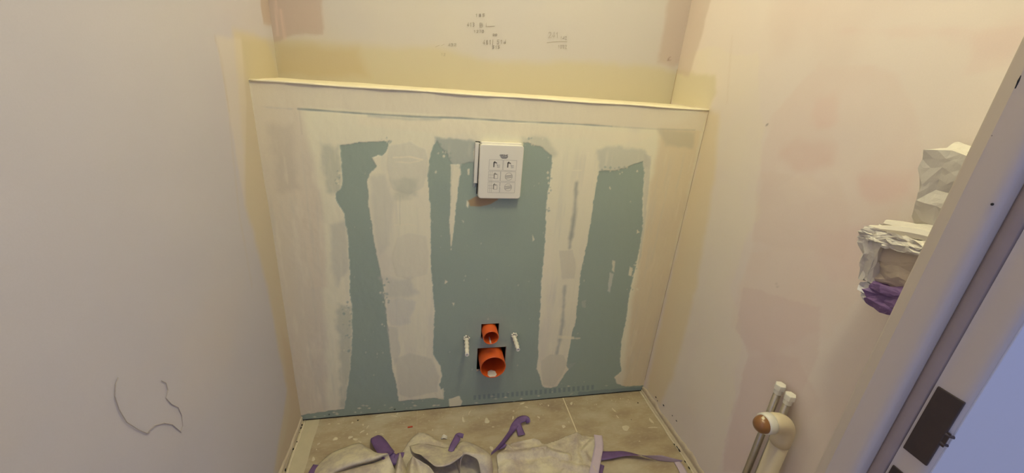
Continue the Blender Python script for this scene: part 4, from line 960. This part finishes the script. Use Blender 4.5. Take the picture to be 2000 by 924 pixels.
def tape(pts, parent, wid, label=None, name='tape_strip'):
    """pts: (px, py, z, twist) ; twist in radians about the strip's run"""
    C_ = [Vector(at(p[0], p[1], 2, p[2])) for p in pts]; tw = [p[3] for p in pts]; wds = [p[4] if len(p) > 4 else wid for p in pts]
    # resample smoothly
    S = []; 
    for k in range(len(C_)-1):
        p0 = C_[max(k-1, 0)]; p1 = C_[k]; p2 = C_[k+1]; p3 = C_[min(k+2, len(C_)-1)]
        for j_ in range(6):
            t = j_/6; t2 = t*t; t3 = t2*t
            S.append((0.5*((2*p1)+(p2-p0)*t+(2*p0-5*p1+4*p2-p3)*t2+(3*p1-3*p2+p3-p0)*t3), tw[k]*(1-t)+tw[k+1]*t, wds[k]*(1-t)+wds[k+1]*t))
    S.append((C_[-1], tw[-1], wds[-1]))
    V = []; F = []; MI = []; K = 5; th = 0.0005
    for i, (p_, a, wd) in enumerate(S):
        t = (S[min(i+1, len(S)-1)][0]-S[max(i-1, 0)][0]).normalized(); sd = t.cross(Vector((0, 0, 1)))
        if sd.length < 1e-3: sd = Vector((1, 0, 0))
        sd.normalize(); up = sd.cross(t); s2 = sd*math.cos(a)+up*math.sin(a); n2 = -sd*math.sin(a)+up*math.cos(a)
        for k in range(K):
            f = k/(K-1)-0.5; q = p_+s2*f*wd+n2*(0.0005*math.cos(f*PI)); V.append(q)
        for k in range(K):
            f = k/(K-1)-0.5; q = p_+s2*f*wd+n2*(0.0005*math.cos(f*PI)-th); V.append(q)
    zmin = 0.0008
    for v in V: v.z = max(v.z, zmin)
    for i in range(len(S)-1):
        o = i*2*K; o2 = o+2*K
        for k in range(K-1):
            F.append((o+k, o+k+1, o2+k+1, o2+k)); MI.append(0)
            F.append((o+K+k, o2+K+k, o2+K+k+1, o+K+k+1)); MI.append(1)
        F.append((o, o2, o2+K, o+K)); MI.append(0); F.append((o+K-1, o+2*K-1, o2+2*K-1, o2+K-1)); MI.append(0)
    o_ = meshobj(name, V, F, [M_PURPLE, M_LILAC], parent, True, MI)
    if label: o_['label'] = label
    return o_
PP = 1/560.
tape([(731, 853, .016, 0, 13*PP), (735, 857, .024, 0, 22*PP), (743, 868, .034, 0, 25*PP), (752, 881, .042, 0, 25*PP), (760, 890, .056, -.2, 22*PP)], sh1, 24*PP, 'deep purple tape')
tape([(758, 889, .050, -.4, 16*PP), (768, 897, .046, -.5, 20*PP), (778, 893, .044, -.3, 16*PP), (784, 884, .042, .4, 12*PP)], sh1, 16*PP, 'deep purple tape')
tape([(905, 852, .042, .9, 8*PP), (895, 850, .045, .3, 9*PP), (892, 858, .048, 0, 14*PP), (885, 870, .046, 0, 12*PP), (880, 882, .040, .2, 10*PP)], sh1, 12*PP, 'deep purple tape')
tape([(606, 930, .012, 0), (612, 918, .012, 0), (618, 908, .012, 0)], sh1, 12*PP, 'purple tape edge')
tape([(1032, 826, .012, .9, 10*PP), (1028, 818, .022, .5, 12*PP), (1016, 820, .022, .1, 16*PP), (1006, 830, .020, .2, 14*PP), (996, 846, .020, 1.1, 12*PP), (984, 862, .024, 1.3, 12*PP), (970, 877, .032, 1.4, 8*PP), (959, 887, .045, 1.5, 5*PP)], sh2, 12*PP, 'twisted purple tape')
tape([(1012, 828, .020, 0, 12*PP), (1015, 838, .014, 0, 13*PP), (1019, 850, .010, 0, 16*PP)], sh2, 12*PP, 'deep purple tape')
tape([(972, 878, .012, .2, 4*PP), (980, 871, .012, 0, 12*PP), (986, 866, .012, 0, 10*PP)], sh2, 10*PP)
tape([(1168, 850, .016, PI, 17*PP), (1170, 870, .017, PI, 17*PP), (1166, 892, .017, PI, 17*PP), (1160, 925, .015, PI, 17*PP), (1155, 960, .010, PI, 17*PP)], sh2, 17*PP, 'pale back of the tape along the sheet edge')
tape([(1176, 908, .004, .0, 9*PP), (1172, 924, .004, 0, 9*PP), (1168, 945, .004, 0, 9*PP)], sh2, 9*PP)
tape([(1172, 890, .008, 0, 22*PP), (1190, 889, .010, .1, 19*PP), (1215, 886, .012, .15, 14*PP), (1235, 887, .014, .5, 14*PP), (1262, 891, .018, 1.0, 17*PP), (1290, 895, .016, 1.5, 17*PP), (1312, 899, .010, 1.5, 12*PP), (1332, 901, .004, 1.4, 6*PP)], sh2, 16*PP, 'long twisted purple tape tail')
o = tape([(1322, 902, .003, PI, 13*PP), (1331, 915, .003, PI, 15*PP), (1340, 935, .003, PI, 16*PP)], sh2, 14*PP, 'pale back of a short tape piece')

# ================================================================== ceiling lamp (out of view)
for (LOC, EN, RAD), lb in zip(LAMPS, ('bare bulb under the ceiling nearer the boxed panel', 'bare bulb under the ceiling nearer the doorway')):
    lamp = empty('ceiling_lamp', (LOC[0], LOC[1], CEIL)); tag(lamp, lb, 'lamp', 'ceiling bulbs')
    sweep('ceiling_rose', [(LOC[0], LOC[1], CEIL), (LOC[0], LOC[1], CEIL-0.008)], 0.035, M_WPLAST, lamp, 24)
    sweep('socket', [(LOC[0], LOC[1], CEIL-0.006), (LOC[0], LOC[1], max(LOC[2]+RAD+0.004, CEIL-0.04))], 0.018, M_WPLAST, lamp, 20)
